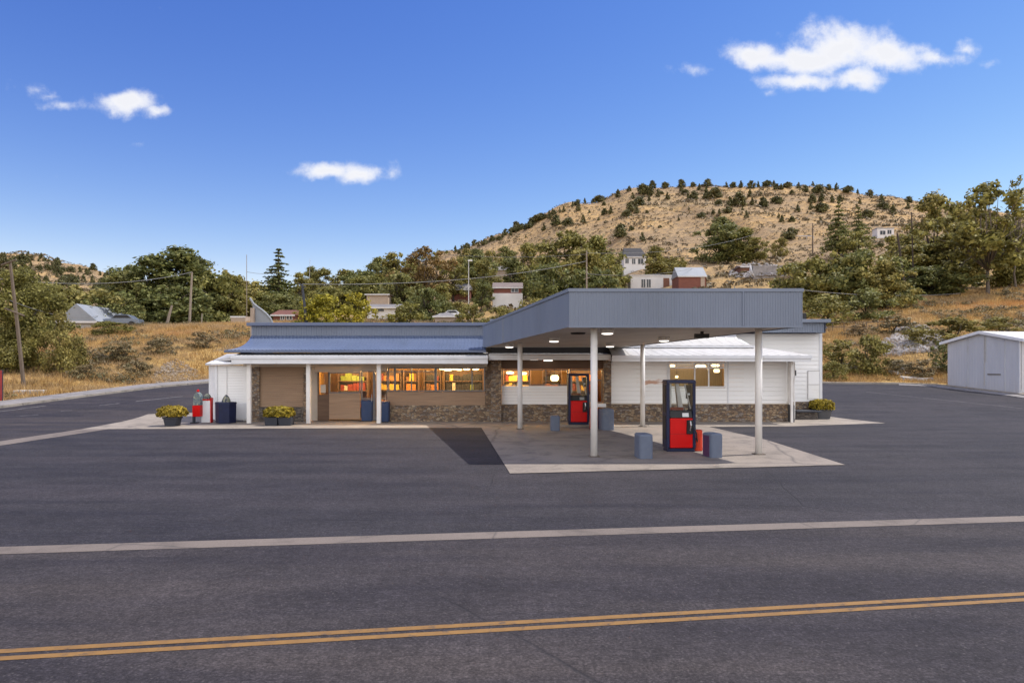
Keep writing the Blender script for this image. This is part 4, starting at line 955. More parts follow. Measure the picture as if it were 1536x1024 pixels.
# ------------------------------------------------------------------ vegetation
def crown_mesh(name, seed, clumps, leaf, per, flat=1.0, shell=.45):
    rg = np.random.default_rng(seed); Ps = []; Ns = []; Ss = []
    for (c, r) in clumps:
        n = int(per * r * r) + 6
        d = unit(rg, n); rr = r * (shell + (1 - shell) * rg.random(n)) * (1 + .25 * rg.normal(size=n))
        P = np.array(c) + d * rr[:, None] * np.array([1, 1, .8 * flat])
        nr = d * .8 + unit(rg, n) * .65 + np.array([0, 0, .25]); nr /= np.linalg.norm(nr, axis=1, keepdims=True)
        Ps.append(P); Ns.append(nr); Ss.append(rg.uniform(leaf * .6, leaf * 1.35, n))
    V, Q = leaf_quads(np.concatenate(Ps), np.concatenate(Ns), np.concatenate(Ss), rg)
    return np_mesh(name, V, Q)
def trunk_mb(rg, h0, tips, r0, lean=0):
    mb = MB(); bz = h0
    mid = Vector((lean * .5 + rg.normal() * .15, rg.normal() * .15, bz * .55)); topp = Vector((lean, 0, bz))
    mb.tube([(0, 0, -.4), (0, 0, .05), mid, topp], [r0 * 1.35, r0 * 1.1, r0 * .85, r0 * .7], 8)
    for tp in tips:
        tp = Vector(tp); m1 = topp.lerp(tp, .45) + Vector((rg.normal() * .35, rg.normal() * .35, .35 + rg.random() * .4))
        mb.tube([topp - Vector((0, 0, .3)), m1, tp], [r0 * .5, r0 * .3, r0 * .08], 5)
    return mb
VAR = {}
def make_variant(key, seed, h=10.0, w=9.0, base=.2, nclump=46, leaf=.27, per=115, rad=(.9, 1.8), top=1.0, trunk=.26, limbs=12, ragged=0, shell=.45):
    rg = np.random.default_rng(seed); cl = []
    for i in range(nclump):
        t = rg.random() ** .85; zz = base + (1 - base) * t
        prof = math.sin(math.pi * min(.12 + .85 * ((zz - base) / (1 - base)) ** top, 1)) ** .6
        a = rg.random() * 2 * math.pi; q = math.sqrt(rg.random()) * .95
        r = rg.uniform(*rad) * (1.0 - .35 * t)
        R_ = max(w / 2 * prof * (1 + .22 * math.sin(3 * a + seed) + ragged * rg.normal()) - r * .6, .2)
        cl.append(((math.cos(a) * q * R_, math.sin(a) * q * R_, zz * h - r * .5), r))
    # normalise to h and w
    zmax = max(c[2] + r * .85 for c, r in cl); xm = max(abs(c[0]) + r * .8 for c, r in cl)
    cl = [((c[0] * w / 2 / xm, c[1] * w / 2 / xm, c[2] * h / zmax), r) for c, r in cl]
    me = crown_mesh('crown', seed, cl, leaf, per, shell=shell)
    tips = [c for c, r in cl if c[2] > h * (base + .1)][:limbs]
    tb = trunk_mb(rg, h * max(base * .75, .14) + .4, tips, trunk)
    tm = mesh_from('trunk', tb.v, tb.f); tm.materials.append(M_BARK); tm.shade_smooth()
    me.materials.append(L_MID)
    VAR[key] = (me, tm, h, w)
make_variant('round_a', 21, base=.16, nclump=58); make_variant('round_b', 22, base=.2, nclump=50, rad=(.8, 1.6), ragged=.08); make_variant('round_c', 23, base=.12, w=8, nclump=54, rad=(.7, 1.5), ragged=.12)
make_variant('near_a', 35, base=.06, nclump=60, leaf=.15, per=330)
make_variant('near_b', 36, h=4, w=6, base=.02, nclump=42, rad=(.5, 1.0), leaf=.11, per=420, trunk=.09, limbs=6)
make_variant('tall_a', 24, h=13, w=8, base=.14, nclump=64, rad=(.8, 1.5), ragged=.1); make_variant('tall_b', 25, h=13, w=7, base=.2, nclump=56, rad=(.7, 1.4), ragged=.15)
make_variant('wide_a', 37, h=6, w=9, base=.08, nclump=60, rad=(.75, 1.45), per=120)
make_variant('wide_b', 38, h=6, w=9, base=.1, nclump=54, rad=(.65, 1.3), ragged=.1, per=125)
make_variant('open_a', 26, h=11, w=10, base=.26, nclump=66, rad=(.55, 1.2), ragged=.12, limbs=34, trunk=.15, per=105); make_variant('open_b', 27, h=11, w=9, base=.3, nclump=34, rad=(.5, 1.1), ragged=.2, limbs=24, trunk=.2)
make_variant('bush_a', 28, h=4, w=6, base=.02, nclump=42, rad=(.5, 1.0), leaf=.17, per=210, trunk=.09, limbs=6); make_variant('bush_b', 29, h=4, w=5, base=.02, nclump=36, rad=(.45, .95), leaf=.17, per=210, trunk=.09, limbs=6, ragged=.1)
make_variant('sparse', 30, h=12, w=6, base=.3, nclump=30, rad=(.35, .8), ragged=.25, limbs=22, trunk=.16, leaf=.2, per=70)
def conifer(key, seed, h=14, w=7, base=.1, tiers=20, leaf=.22, gap=1.0):
    rg = np.random.default_rng(seed); cl = []
    for i in range(tiers):
        t = i / (tiers - 1); zz = (base + (1 - base) * t) * h; rr = w / 2 * (1 - t) ** .85 + .1
        n = max(3, int(9 * (1 - t) + 2))
        for k in range(n):
            a = rg.random() * 6.28; L_ = rr * rg.uniform(.55, 1.05)
            for q in (.3, .62, .95):
                cl.append(((math.cos(a) * L_ * q, math.sin(a) * L_ * q, zz - q * rr * .18), max(.22, (.8 - .3 * q) * (1 - .55 * t) * gap)))
    cl.append(((0, 0, h - .3), .14))
    me = crown_mesh('crown', seed, cl, leaf, 75, flat=.6); me.materials.append(L_DARK)
    tb = MB().tube([(0, 0, -.4), (0, 0, h * .5), (.05, 0, h * .99)], [.26, .16, .03], 8); tm = mesh_from('trunk', tb.v, tb.f); tm.materials.append(M_BARK)
    VAR[key] = (me, tm, h, w)
conifer('spruce', 31); conifer('pine', 32, h=12, w=8, base=.22, tiers=12, gap=1.25)
cntT = {}
def tree(var, px, d, ytop, wpx, leaf, label, group=None, name='tree', cat='tree', base_d=None, bark=None, sink=0.0):
    X, Y = (px - CX) / F * d, d; z = Tz(X, Y) - sink
    asp = (HC + (HY - ytop) / F * d - z) / (wpx * 1.26 / F * d)
    if var.startswith('round') and asp < .8: var = 'wide_a' if var != 'round_b' else 'wide_b'
    me, tm, h, w = VAR[var]
    H_ = HC + (HY - ytop) / F * d - z; W_ = wpx * (1.12 if var in ('bush_a','bush_b','near_b','spruce','pine','sparse') else 1.26) / F * d
    o = thing(name, label, cat, (X, Y, z), group, rotz=random.random() * 6.28)
    o.scale = (W_ / w, W_ / w, max(H_, .5) / h)
    for nm, data, mt in (('crown', me, leaf), ('trunk', tm, bark or M_BARK)):
        c = bpy.data.objects.new(nm, data); COL.objects.link(c); c.parent = o
        c.material_slots[0].link = 'OBJECT'; c.material_slots[0].material = mt
    return o
BK = 'trees behind the shop'
TL = [
 ('near_a', 22, 53, 395, 128, L_OLIVE, 'big olive tree leaning over the bank at the street corner', None),
 ('near_b', 88, 52, 462, 84, L_OLIVE, 'lower yellow-green bush spreading from the big corner tree', None),
 ('near_b', 12, 51, 472, 92, L_OLIVE, 'dense olive bush behind the leaning utility pole', None),
 ('round_b', 120, 84, 425, 110, L_MID, 'mid green tree behind the small grey gabled house', None),
 ('round_c', 60, 80, 420, 90, L_OLIVE, 'olive tree rising behind the corner bush', None),
 ('round_c', 190, 96, 405, 72, L_DARK, 'lower dark tree on the near edge of the dark clump on the bank', None),
 ('tall_a', 226, 99, 380, 92, L_DARK, 'dark tall tree with ragged top in the clump on the bank', None),
 ('round_a', 205, 101, 396, 84, L_DARK, 'dark full tree on the street side of the tall ragged one', None),
 ('round_c', 300, 107, 384, 84, L_DARK, 'dark full tree between the tallest one and the tall pale pole', None),
 ('round_b', 333, 112, 404, 84, L_MID, 'grey-green tree filling the shoulder of the clump on the bank', None),
 ('round_a', 362, 118, 420, 60, L_MID, 'low grey-green tree ending the clump by the thin mast', None),
 ('tall_b', 272, 103, 367, 98, L_DARK, 'tallest dark tree of the clump on the bank', None),
 ('round_a', 250, 96, 425, 110, L_DARK, 'broad dark tree filling the foot of the clump on the bank', None),
 ('round_b', 315, 104, 402, 84, L_MID, 'grey-green tree behind the tall pale pole', None),
 ('round_c', 347, 106, 410, 62, L_MID, 'narrow grey-green tree at the end of the clump on the bank', None),
 ('spruce', 418, 122, 374, 74, L_DARK, 'pointed dark spruce standing alone above the shop roof', None),
 ('round_a', 385, 150, 424, 60, L_MID, 'rounded tree in the hollow before the pointed spruce', BK),
 ('round_b', 452, 140, 408, 44, L_MID, 'dull green tree just past the pointed spruce', BK),
 ('tall_b', 466, 165, 398, 34, L_DARK, 'slim dark tree peeping up past the spruce', BK),
 ('tall_a', 487, 160, 401, 44, L_OLIVE, 'olive tree on the tree line above the yellow bushes', BK),
 ('round_c', 520, 160, 403, 54, L_MID, 'mid green tree on the tree line above the yellow bushes', BK),
 ('round_a', 543, 150, 402, 62, L_DARK, 'dark tree behind the low flat roofed house', BK),
 ('tall_a', 560, 160, 392, 44, L_DARK, 'dark upright tree rising above the low flat roofed house', BK),
 ('round_b', 592, 150, 378, 62, L_MID, 'full green tree left of the brown autumn tree', BK),
 ('round_c', 600, 138, 408, 62, L_DARK, 'dark lower tree before the full green one', BK),
 ('open_a', 637, 142, 369, 84, L_BROWN, 'brown-tinged spreading tree with visible trunks near the brick house', None),
 ('open_b', 660, 150, 374, 58, L_OLIVE, 'open olive tree at the foot of the hill by the brown one', None),
 ('round_a', 640, 118, 430, 54, L_DARK, 'dark green tree below the brown-tinged tree', BK),
 ('bush_a', 489, 84, 440, 92, L_YEL, 'bright yellow-green bush behind the roof by the dark pole', 'yellow bushes behind the shop roof'),
 ('bush_b', 533, 86, 438, 66, L_YEL, 'second bright yellow-green bush in front of the low house', 'yellow bushes behind the shop roof'),
 ('bush_a', 458, 85, 462, 50, L_YEL, 'low yellow bush at the foot of the dark pole', 'yellow bushes behind the shop roof'),
 ('bush_b', 614, 88, 452, 66, L_OLIVE, 'olive bush behind the roof before the brick house', 'yellow bushes behind the shop roof'),
 ('bush_a', 590, 92, 470, 50, L_YEL, 'low yellow-olive bush under the low flat roofed house', 'yellow bushes behind the shop roof'),
 ('bush_b', 708, 96, 455, 50, L_OLIVE, 'olive bush between the grey roof and the canopy', 'yellow bushes behind the shop roof'),
 ('bush_a', 750, 98, 458, 60, L_OLIVE, 'olive bush below the white walled house', 'yellow bushes behind the shop roof'),
 ('bush_b', 800, 100, 445, 56, L_MID, 'green bush beside the sloping canopy edge', 'yellow bushes behind the shop roof'),
 ('round_c', 724, 165, 388, 46, L_MID, 'green tree between the two brick houses', BK),
 ('round_b', 722, 130, 418, 34, L_DARK, 'small dark tree beside the street lamp', BK),
 ('tall_b', 758, 210, 368, 40, L_DARK, 'dark narrow tree at the hill foot above the white walled house', BK),
 ('round_a', 700, 210, 372, 44, L_MID, 'round tree on the lowest slope behind the brick house', BK),
 ('round_b', 735, 200, 375, 40, L_OLIVE, 'olive tree on the lowest slope behind the street lamp', BK),
 ('round_c', 790, 180, 362, 52, L_MID, 'mid green tree above the white walled house roof', BK),
 ('round_a', 812, 150, 380, 70, L_MID, 'green tree standing over the house end by the canopy', BK),
 ('round_b', 852, 152, 345, 90, L_OLIVE, 'tall olive crowned tree behind the utility pole', BK),
 ('round_a', 897, 150, 352, 76, L_MID, 'broad green tree right behind the utility pole', BK),
 ('round_c', 832, 130, 392, 80, L_DARK, 'dark tree low behind the slope of the canopy', BK),
 ('round_b', 893, 128, 400, 70, L_DARK, 'dark bushy tree at the foot of the utility pole', BK),
 ('round_c', 985, 165, 368, 50, L_OLIVE, 'pale olive tree between the two storey house and the trailer', None),
 ('round_b', 1010, 172, 385, 44, L_OLIVE, 'small pale olive tree above the white trailer', None),
 ('round_a', 1080, 190, 325, 70, L_DARK, 'full dark green tree alone on the lower hillside', None),
 ('round_c', 1115, 184, 340, 50, L_MID, 'lighter green tree leaning against the full dark one', None),
 ('round_b', 1135, 180, 356, 36, L_OLIVE, 'small olive tree on the edge of the hillside pair', None),
 ('bush_a', 1172, 200, 355, 28, L_MID, 'round green bush beside the hillside guard rail', None),
 ('pine', 1258, 175, 303, 52, L_DARK, 'taller scraggly pine of the hillside pair', None),
 ('pine', 1288, 178, 312, 44, L_DARK, 'shorter scraggly pine of the hillside pair', None),
 ('bush_b', 1285, 170, 345, 56, L_MID, 'bushy growth at the foot of the scraggly pines', None),
 ('round_a', 1206, 100, 390, 84, L_MID, 'green tree at the near edge of the thicket behind the canopy end', None),
 ('round_b', 1252, 97, 378, 96, L_MID, 'green tree in the middle of the thicket behind the canopy end', None),
 ('round_c', 1298, 96, 372, 100, L_DARK, 'darker green tree at the far edge of the thicket by the dead trunk', None),
 ('bush_a', 1240, 82, 440, 96, L_MID, 'leafy bush at the foot of the thicket behind the canopy end', None),
 ('bush_b', 1300, 84, 432, 84, L_DARK, 'dark leafy bush under the thicket near the hooked pole', None),
 ('round_b', 1345, 122, 352, 70, L_MID, 'green tree behind the dead trunk', None),
 ('tall_a', 1402, 122, 285, 74, L_MID, 'tall dull green tree between the dead trunk and the spreading tree', None),
 ('round_a', 1388, 112, 365, 84, L_DARK, 'dark wide tree low beside the dead trunk', None),
 ('round_c', 1440, 118, 330, 76, L_MID, 'green tree filling in behind the spreading tree', None),
 ('round_a', 410, 160, 418, 60, L_MID, 'soft green tree directly behind the pointed spruce', BK),
 ('round_c', 470, 150, 425, 60, L_DARK, 'dark low tree behind the dark pole', BK),
 ('round_b', 505, 140, 428, 70, L_MID, 'low spreading tree right behind the yellow bushes', BK),
 ('round_a', 620, 165, 385, 60, L_MID, 'tall rounded tree behind the brown-tinged tree', BK),
 ('round_b', 680, 180, 390, 50, L_OLIVE, 'olive tree just above the red brick house roof', BK),
 ('round_c', 690, 125, 452, 40, L_MID, 'small tree at the foot of the street lamp', BK),
 ('round_a', 715, 190, 372, 52, L_DARK, 'dark rounded tree at the hill foot over the street lamp', BK),
 ('round_c', 768, 175, 385, 52, L_DARK, 'dark tree filling the gap above the white walled house', BK),
 ('round_b', 925, 155, 385, 44, L_MID, 'green tree touching the two storey house', BK),
 ('round_a', 870, 140, 372, 90, L_OLIVE, 'wide olive tree between the tall crowns and the canopy', BK),
 ('round_a', 165, 84, 440, 70, L_DARK, 'dark tree at the end of the clump behind the silver car', None),
 ('round_c', 290, 100, 430, 80, L_DARK, 'dark understorey tree beneath the tallest of the clump', None),
 ('round_a', 1362, 112, 352, 84, L_MID, 'green tree crown right behind the thin dead stem', None),
 ('round_b', 1424, 106, 350, 88, L_OLIVE, 'olive tree crowding the spreading tree on its shaded side', None),
 ('round_c', 1398, 104, 398, 96, L_DARK, 'low dark spreading tree beside the hooked pole', None),
 ('round_a', 1512, 108, 330, 70, L_OLIVE, 'olive crown behind the half bare tree', None),
 ('round_b', 1448, 130, 300, 64, L_MID, 'tall green crown filling between the tall dull tree and the spreading one', None),
 ('round_a', 560, 145, 412, 80, L_MID, 'wide green tree on the tree line over the flat roofed house', BK),
 ('round_b', 575, 170, 385, 70, L_DARK, 'dark crown just behind the full green tree', BK),
 ('round_c', 428, 112, 440, 70, L_DARK, 'dark low tree at the foot of the pointed spruce', BK),
 ('round_a', 395, 118, 436, 60, L_MID, 'green tree between the thin mast and the pointed spruce', BK),
 ('round_b', 665, 128, 424, 40, L_MID, 'green tree at the near side of the red brick house', BK),
 ('round_a', 1330, 92, 388, 70, L_MID, 'green tree joining the thicket to the dead trunk', None),
 ('open_a', 1482, 98, 272, 138, L_OLIVE, 'spreading open tree with forked pale trunk on the golden slope', None),
 ('sparse', 1524, 104, 262, 52, L_OLIVE, 'thin half bare tree beside the spreading tree', None),
 ('round_b', 1540, 112, 340, 70, L_MID, 'green tree at the edge beyond the half bare tree', None),
]
for (v_, px, d, yt, wp, lf, lb, gr) in TL:
    bush = v_.startswith('bush') or v_ == 'near_b'
    tree(v_, px, d, yt, wp, lf, lb, gr, name='bush' if bush else ('spruce_tree' if v_ == 'spruce' else 'pine_tree' if v_ == 'pine' else 'tree'), cat='bush' if bush else 'tree', bark=M_BARKL if v_ in ('open_a', 'sparse') else None)
SH = [
 ('bush_a', 1304, 560, 500, 74, L_OLIVE, 'big leafy shrub between the shop end and the shed'),
 ('bush_b', 1262, 556, 508, 70, L_OLIVE, 'shrub against the bank beside the big leafy shrub'),
 ('bush_a', 1249, 570, 540, 44, L_OLIVE, 'low dark shrub at the kerb by the white end wall'),
 ('bush_b', 1414, 557, 512, 46, L_DARK, 'dark shrub tight behind the shed corner'),
 ('bush_a', 1430, 520, 474, 120, L_OLIVE, 'wide dry shrub showing above the shed roof'),
 ('bush_b', 1340, 502, 473, 66, L_SAGE, 'grey-brown sagebrush above the rock pile'),
 ('bush_a', 1500, 505, 474, 70, L_OLIVE, 'olive brush showing above the shed ridge'),
 ('bush_b', 185, 540, 514, 52, L_SAGE, 'grey-brown sagebrush halfway up the grassy bank'),
 ('bush_a', 240, 530, 506, 50, L_SAGE, 'pale brown sagebrush near the gravel scar on the bank'),
 ('bush_b', 130, 568, 546, 40, L_SAGE, 'small sagebrush low on the bank by the sidewalk'),
 ('bush_a', 210, 566, 541, 46, L_SAGE, 'brown sagebrush beside the gravel scar'),
 ('bush_b', 300, 522, 497, 52, L_SAGE, 'dull sagebrush near the top of the bank by the annex'),
 ('bush_a', 162, 501, 481, 66, L_OLIVE, 'olive bush in front of the silver car on the bank'),
 ('bush_b', 1385, 566, 538, 50, L_SAGE, 'dry brown brush beside the shed door side'),
 ('bush_a', 1345, 558, 538, 50, L_SAGE, 'dry brown brush above the slab heap'),
 ('bush_b', 1290, 505, 484, 40, L_SAGE, 'small grey sagebrush between the rail fence and the rock pile'),
]
for (v_, px, pb, yt, wp, lf, lb) in SH: tree(v_, px, G(px, pb, 34.0)[1], yt, wp, lf, lb, name='shrub', cat='shrub')

# junipers dotted over the hills: one mesh per kind, copied
def juniper(seed, h, w, cone):
    rg = np.random.default_rng(seed); cl = []
    for i in range(34):
        t = i / 33; a = rg.random() * 6.28; prof = ((1 - t) ** .75 if cone else math.sqrt(max(1 - (t * 1.15 - .3) ** 2 * 1.6, .06)))
        rr = w * .36 * prof * math.sqrt(rg.random())
        cl.append(((math.cos(a) * rr, math.sin(a) * rr, .35 + t * (h - 1.0)), (.38 + .5 * prof) * rg.uniform(.85, 1.15) * min(w, 4.4) / 4.4))
    me = crown_mesh('juniper', seed, cl, .3, 62, shell=.3); me.materials.append(L_JUN); return me
JUN = [(juniper(41, 4.2, 4.4, False), 4.2), (juniper(42, 5.2, 4.0, True), 5.2), (juniper(43, 3.2, 5.2, False), 3.2), (juniper(44, 4.8, 3.6, True), 4.8)]
jn = 0
def put_juniper(px, py, size, label, group):
    """py = image row of the foot"""
    global jn
    x, y, z = G(px, py, 100.0)
    me, h = JUN[jn % 4]; jn += 1
    o = bpy.data.objects.new('juniper', me); COL.objects.link(o)
    s = size * 1.02 / F * y / h
    o.location = (x, y, z - .15); o.scale = (s * random.uniform(.9, 1.2),) * 2 + (s,); o.rotation_euler = (0, 0, random.random() * 6.28)
    tag(o, label, 'juniper', group)
J1 = [(55,335,16),(135,315,14),(195,285,13),(245,265,10),(285,305,18),(330,240,11),(405,203,10),(450,180,10),(415,235,10),(525,180,8),(535,145,11),(640,150,14),(705,125,9),(725,165,11),(790,125,18),(830,135,17),(840,98,13),(870,148,13),(915,97,10),(925,165,13),(1005,90,13),(1005,122,12),(1075,82,8),(1110,115,12),(1160,90,13),(1150,148,20),(1200,145,18),(1045,168,12),(1075,160,13),(1265,97,9),(1303,88,9),(1350,98,12),(1410,100,13),(1448,82,10),(1500,90,11),(1400,150,13),(1335,182,24),(1285,197,17),(1220,202,10),(1415,197,14),(1478,200,17),(1465,155,8),(1270,245,11),(1225,255,10),(1190,260,8),(1380,270,13),(1120,275,10),(990,297,7),(720,225,18),(750,243,14),(690,265,11),(600,245,14),(565,255,11),(440,300,16),(350,315,14),(215,345,12),(660,362,22),(780,400,15),(760,195,15),(820,180,10),(500,160,8),(900,105,8),(160,300,11),(90,340,10),(270,262,9),(305,248,9),(720,350,8),(475,255,7),(560,60+150,7),(380,212,9),(30,345,9)]
J2 = [(50,118,11),(125,118,11),(165,95,10),(220,105,10),(243,125,9),(270,105,10),(290,130,10),(320,130,10),(360,118,11),(435,122,11),(480,145,12),(530,95,8),(565,145,15),(590,200,15),(635,133,10),(690,130,12),(765,145,12),(830,142,8),(910,172,11),(990,208,14),(1000,258,13),(1065,280,17),(1170,218,11),(1165,255,12),(110,178,13),(185,180,9),(290,218,13),(430,272,13),(200,235,16),(130,232,14),(35,212,22),(525,210,14),(520,255,14),(590,268,16),(660,212,12),(715,208,11),(845,228,11),(900,310,14),(325,342,13),(390,347,10),(580,352,11),(375,440,20),(85,318,12)]
seen = []
for (zx, zy, s) in J1: seen.append((760 + zx / 3.84, 250 + zy / 3.84 + s * .5, s))
for (zx, zy, s) in J2:
    p = (1100 + zx / 4.453, 250 + zy / 4.453 + s * .5, s)
    if all((p[0] - q[0]) ** 2 + (p[1] - q[1]) ** 2 > 30 for q in seen): seen.append(p)
def sky_row(px): return float(np.interp(px, UC, TAB[:, 9]))
px = 683
while px < 830: seen.append((px, sky_row(px) + random.uniform(3, 9), random.uniform(6, 12))); px += random.uniform(3.5, 8)
for k in range(44):
    px = random.uniform(690, 1480); seen.append((px, sky_row(px) + random.uniform(6, 80), random.uniform(5, 9)))
for (px, py, s) in seen:
    ridge = py < sky_row(px) + 16
    py = max(py, sky_row(px) + 3)
    if ridge: lb = 'dark juniper on the skyline ridge of the dry hill'
    elif s >= 14: lb = 'large dark juniper on the open face of the dry hill'
    elif s >= 9: lb = 'medium dark juniper on the open face of the dry hill'
    else: lb = 'small dark juniper tuft on the open face of the dry hill'
    put_juniper(px, py, s, lb, 'junipers on the dry hill behind the shop')
for k in range(120):
    px = random.uniform(2, 176); py = sky_row(px) + 4 + 50 * random.random()
    put_juniper(px, py, random.uniform(7, 15), 'dark shrubby juniper on the distant side hill beyond the bank', 'junipers on the distant side hill')

# loose cover: dry grass on the banks and low scrub on the hill (uncountable)
def scatter(n, xr, yr, keep):
    xs = rng.uniform(*xr, n); ys = rng.uniform(*yr, n); k = keep(xs, ys); return xs[k], ys[k]
def grass_mesh(name, xs, ys, blades, hgt, wid, mat, spread=.25):
    n = len(xs); zs = T(xs, ys) - .03
    bx = np.repeat(xs, blades) + rng.normal(0, spread, n * blades); by = np.repeat(ys, blades) + rng.normal(0, spread, n * blades)
    bz = np.repeat(zs, blades); hh = np.repeat(rng.uniform(hgt[0], hgt[1], n) * (.6 + 1.0 * np.clip(vnoise(xs, ys, 4, 9) + .5, 0, 1)), blades) * rng.uniform(.6, 1.15, n * blades)
    a = rng.random(n * blades) * 6.28; lean = rng.normal(0, .32, (n * blades, 2)) * hh[:, None]
    wx, wy = np.cos(a) * wid, np.sin(a) * wid
    V = np.stack([np.stack([bx - wx, by - wy, bz], -1), np.stack([bx + wx, by + wy, bz], -1), np.stack([bx + lean[:, 0], by + lean[:, 1], bz + hh], -1)], 1).reshape(-1, 3)
    me = np_mesh(name, V, np.arange(len(V)).reshape(-1, 3)); me.materials.append(mat)
    o = bpy.data.objects.new(name, me); COL.objects.link(o); o['kind'] = 'stuff'; return o
G_GOLD = leafmat('grass_gold', (0.240, 0.140, 0.045), (0.415, 0.265, 0.085), (0.568, 0.389, 0.145), .25)
nt = G_GOLD.node_tree          # patches of bleached, golden and brown grass
_hs = [n_ for n_ in nt.nodes if n_.type == 'HUE_SAT'][0]
_src = _hs.inputs['Color'].links[0].from_socket
_p = mix(nt, ramp(nt, noise(nt, coords(nt), .17, 5, .6), [(.42, 0.0), (.56, .85)]), _src, (0.420, 0.305, 0.161))
_p = mix(nt, ramp(nt, noise(nt, coords(nt, (1.3, 1, 1)), .3, 6, .7), [(.55, 0.0), (.66, .8)]), _p, (.15, .115, .06))
_p = mix(nt, ramp(nt, noise(nt, coords(nt, (0.950, 0.950, 0.950)), .09, 4, .6), [(.55, 0.0), (.64, .7)]), _p, (0.476, 0.247, 0.075))
nt.links.new(_p, _hs.inputs['Color'])
inb = lambda x, y: (np.abs(x / np.maximum(y, 1)) < .86) & (inside_dist(x, y) > np.where(x < 0, 2.1, np.where(x > 28, 1.5, .5)))
def dens(x, y): return inb(x, y) & (rng.random(len(x)) < np.clip(75 / y, 0, 1) ** 1.5 * (.55 + 1.1 * np.clip(vnoise(x, y, 6, 8) + .5, 0, 1)))
xs, ys = scatter(150000, (-62, 90), (30, 112), dens)
k = ~((np.abs(xs) < .4 * ys - 2) & (xs > -14) & (xs < 15)) | (ys > 90)
xs, ys = xs[k], ys[k]
o = grass_mesh('dry_grass', xs, ys, 6, (.18, .5), .022, G_GOLD); tag(o, 'golden dry grass covering the banks behind the shop and shed', 'grass', None, 'stuff')
inh = lambda x, y: (np.abs(x / np.maximum(y, 1)) < .84) & (y > 120) & (rng.random(len(x)) < .75)
xs, ys = scatter(30000, (-320, 330), (120, 420), inh)
L_HSC = leafmat('hill_scrub_leaf', (0.098, 0.075, 0.042), (0.155, 0.119, 0.066), (0.230, 0.176, 0.100), .1)
zz = T(xs, ys); n_l = 9
cen = np.repeat(np.stack([xs, ys, zz + .3], -1), n_l, 0); sc_ = np.repeat(rng.uniform(.4, 1.0, len(xs)) * np.where(vnoise(xs, ys, 14, 21) > .1, 1.5, .85), n_l)
d_ = unit(rng, len(cen)); d_[:, 2] = np.abs(d_[:, 2]); P_ = cen + d_ * sc_[:, None] * np.array([.8, .8, .55])
nr = d_ * .8 + unit(rng, len(cen)) * .5; nr /= np.linalg.norm(nr, axis=1, keepdims=True)
V, Q = leaf_quads(P_, nr, sc_ * .5, rng)
me = np_mesh('hill_scrub', V, Q); me.materials.append(L_HSC); o = bpy.data.objects.new('hill_scrub', me); COL.objects.link(o)
tag(o, 'low brown sagebrush scrub peppered across the dry hillsides', 'scrub', None, 'stuff')

RK, GV = G(1366, 513, 40.0), G(262, 560, 34.0)
def scrub(name, xs, ys, nl, rr, lf, mat, label):
    zz = T(xs, ys); cen = np.repeat(np.stack([xs, ys, zz + rr[0] * .3], -1), nl, 0); sc_ = np.repeat(rng.uniform(*rr, len(xs)), nl)
    d_ = unit(rng, len(cen)); d_[:, 2] = np.abs(d_[:, 2]); P_ = cen + d_ * sc_[:, None] * rng.uniform(.6, 1, (len(cen), 1)) * np.array([1.1, 1.1, .75])
    nr = d_ * .8 + unit(rng, len(cen)) * .5; nr /= np.linalg.norm(nr, axis=1, keepdims=True)
    V, Q = leaf_quads(P_, nr, np.full(len(cen), lf) * rng.uniform(.6, 1.3, len(cen)), rng, 2.4)
    me = np_mesh(name, V, Q); me.materials.append(mat); o = bpy.data.objects.new(name, me); COL.objects.link(o); tag(o, label, 'scrub', None, 'stuff')
def patch(x, y): return inb(x, y) & (inside_dist(x, y) > 3) & (vnoise(x, y, 9, 15) + .7 * vnoise(x, y, 3, 16) > np.where(x > 0, .22, .06)) & ~((np.abs(x) < .4 * y - 2) & (x > -14) & (x < 15) & (y < 85)) & (np.hypot(x - RK[0], (y - RK[1]) * .8) > 4.2) & (np.hypot(x - GV[0], (y - GV[1]) * .6) > 3.2)
xs, ys = scatter(11000, (-62, 90), (40, 112), patch)
L_DRY = leafmat('leaf_dry', (.085, .066, .038), (.15, .118, .066), (.24, .19, .11), .15); L_OLD = leafmat('leaf_dull', (.06, .056, .024), (.11, .10, .042), (.18, .155, .07), .15)
k = rng.random(len(xs)) < .6
scrub('bank_scrub', xs[k], ys[k], 40, (.25, .75), .1, L_DRY, 'low grey-brown scrub tangled through the grass of the banks'); scrub('bank_undergrowth', xs[~k], ys[~k], 40, (.25, .85), .1, L_OLD, 'low olive undergrowth tangled through the grass of the banks')

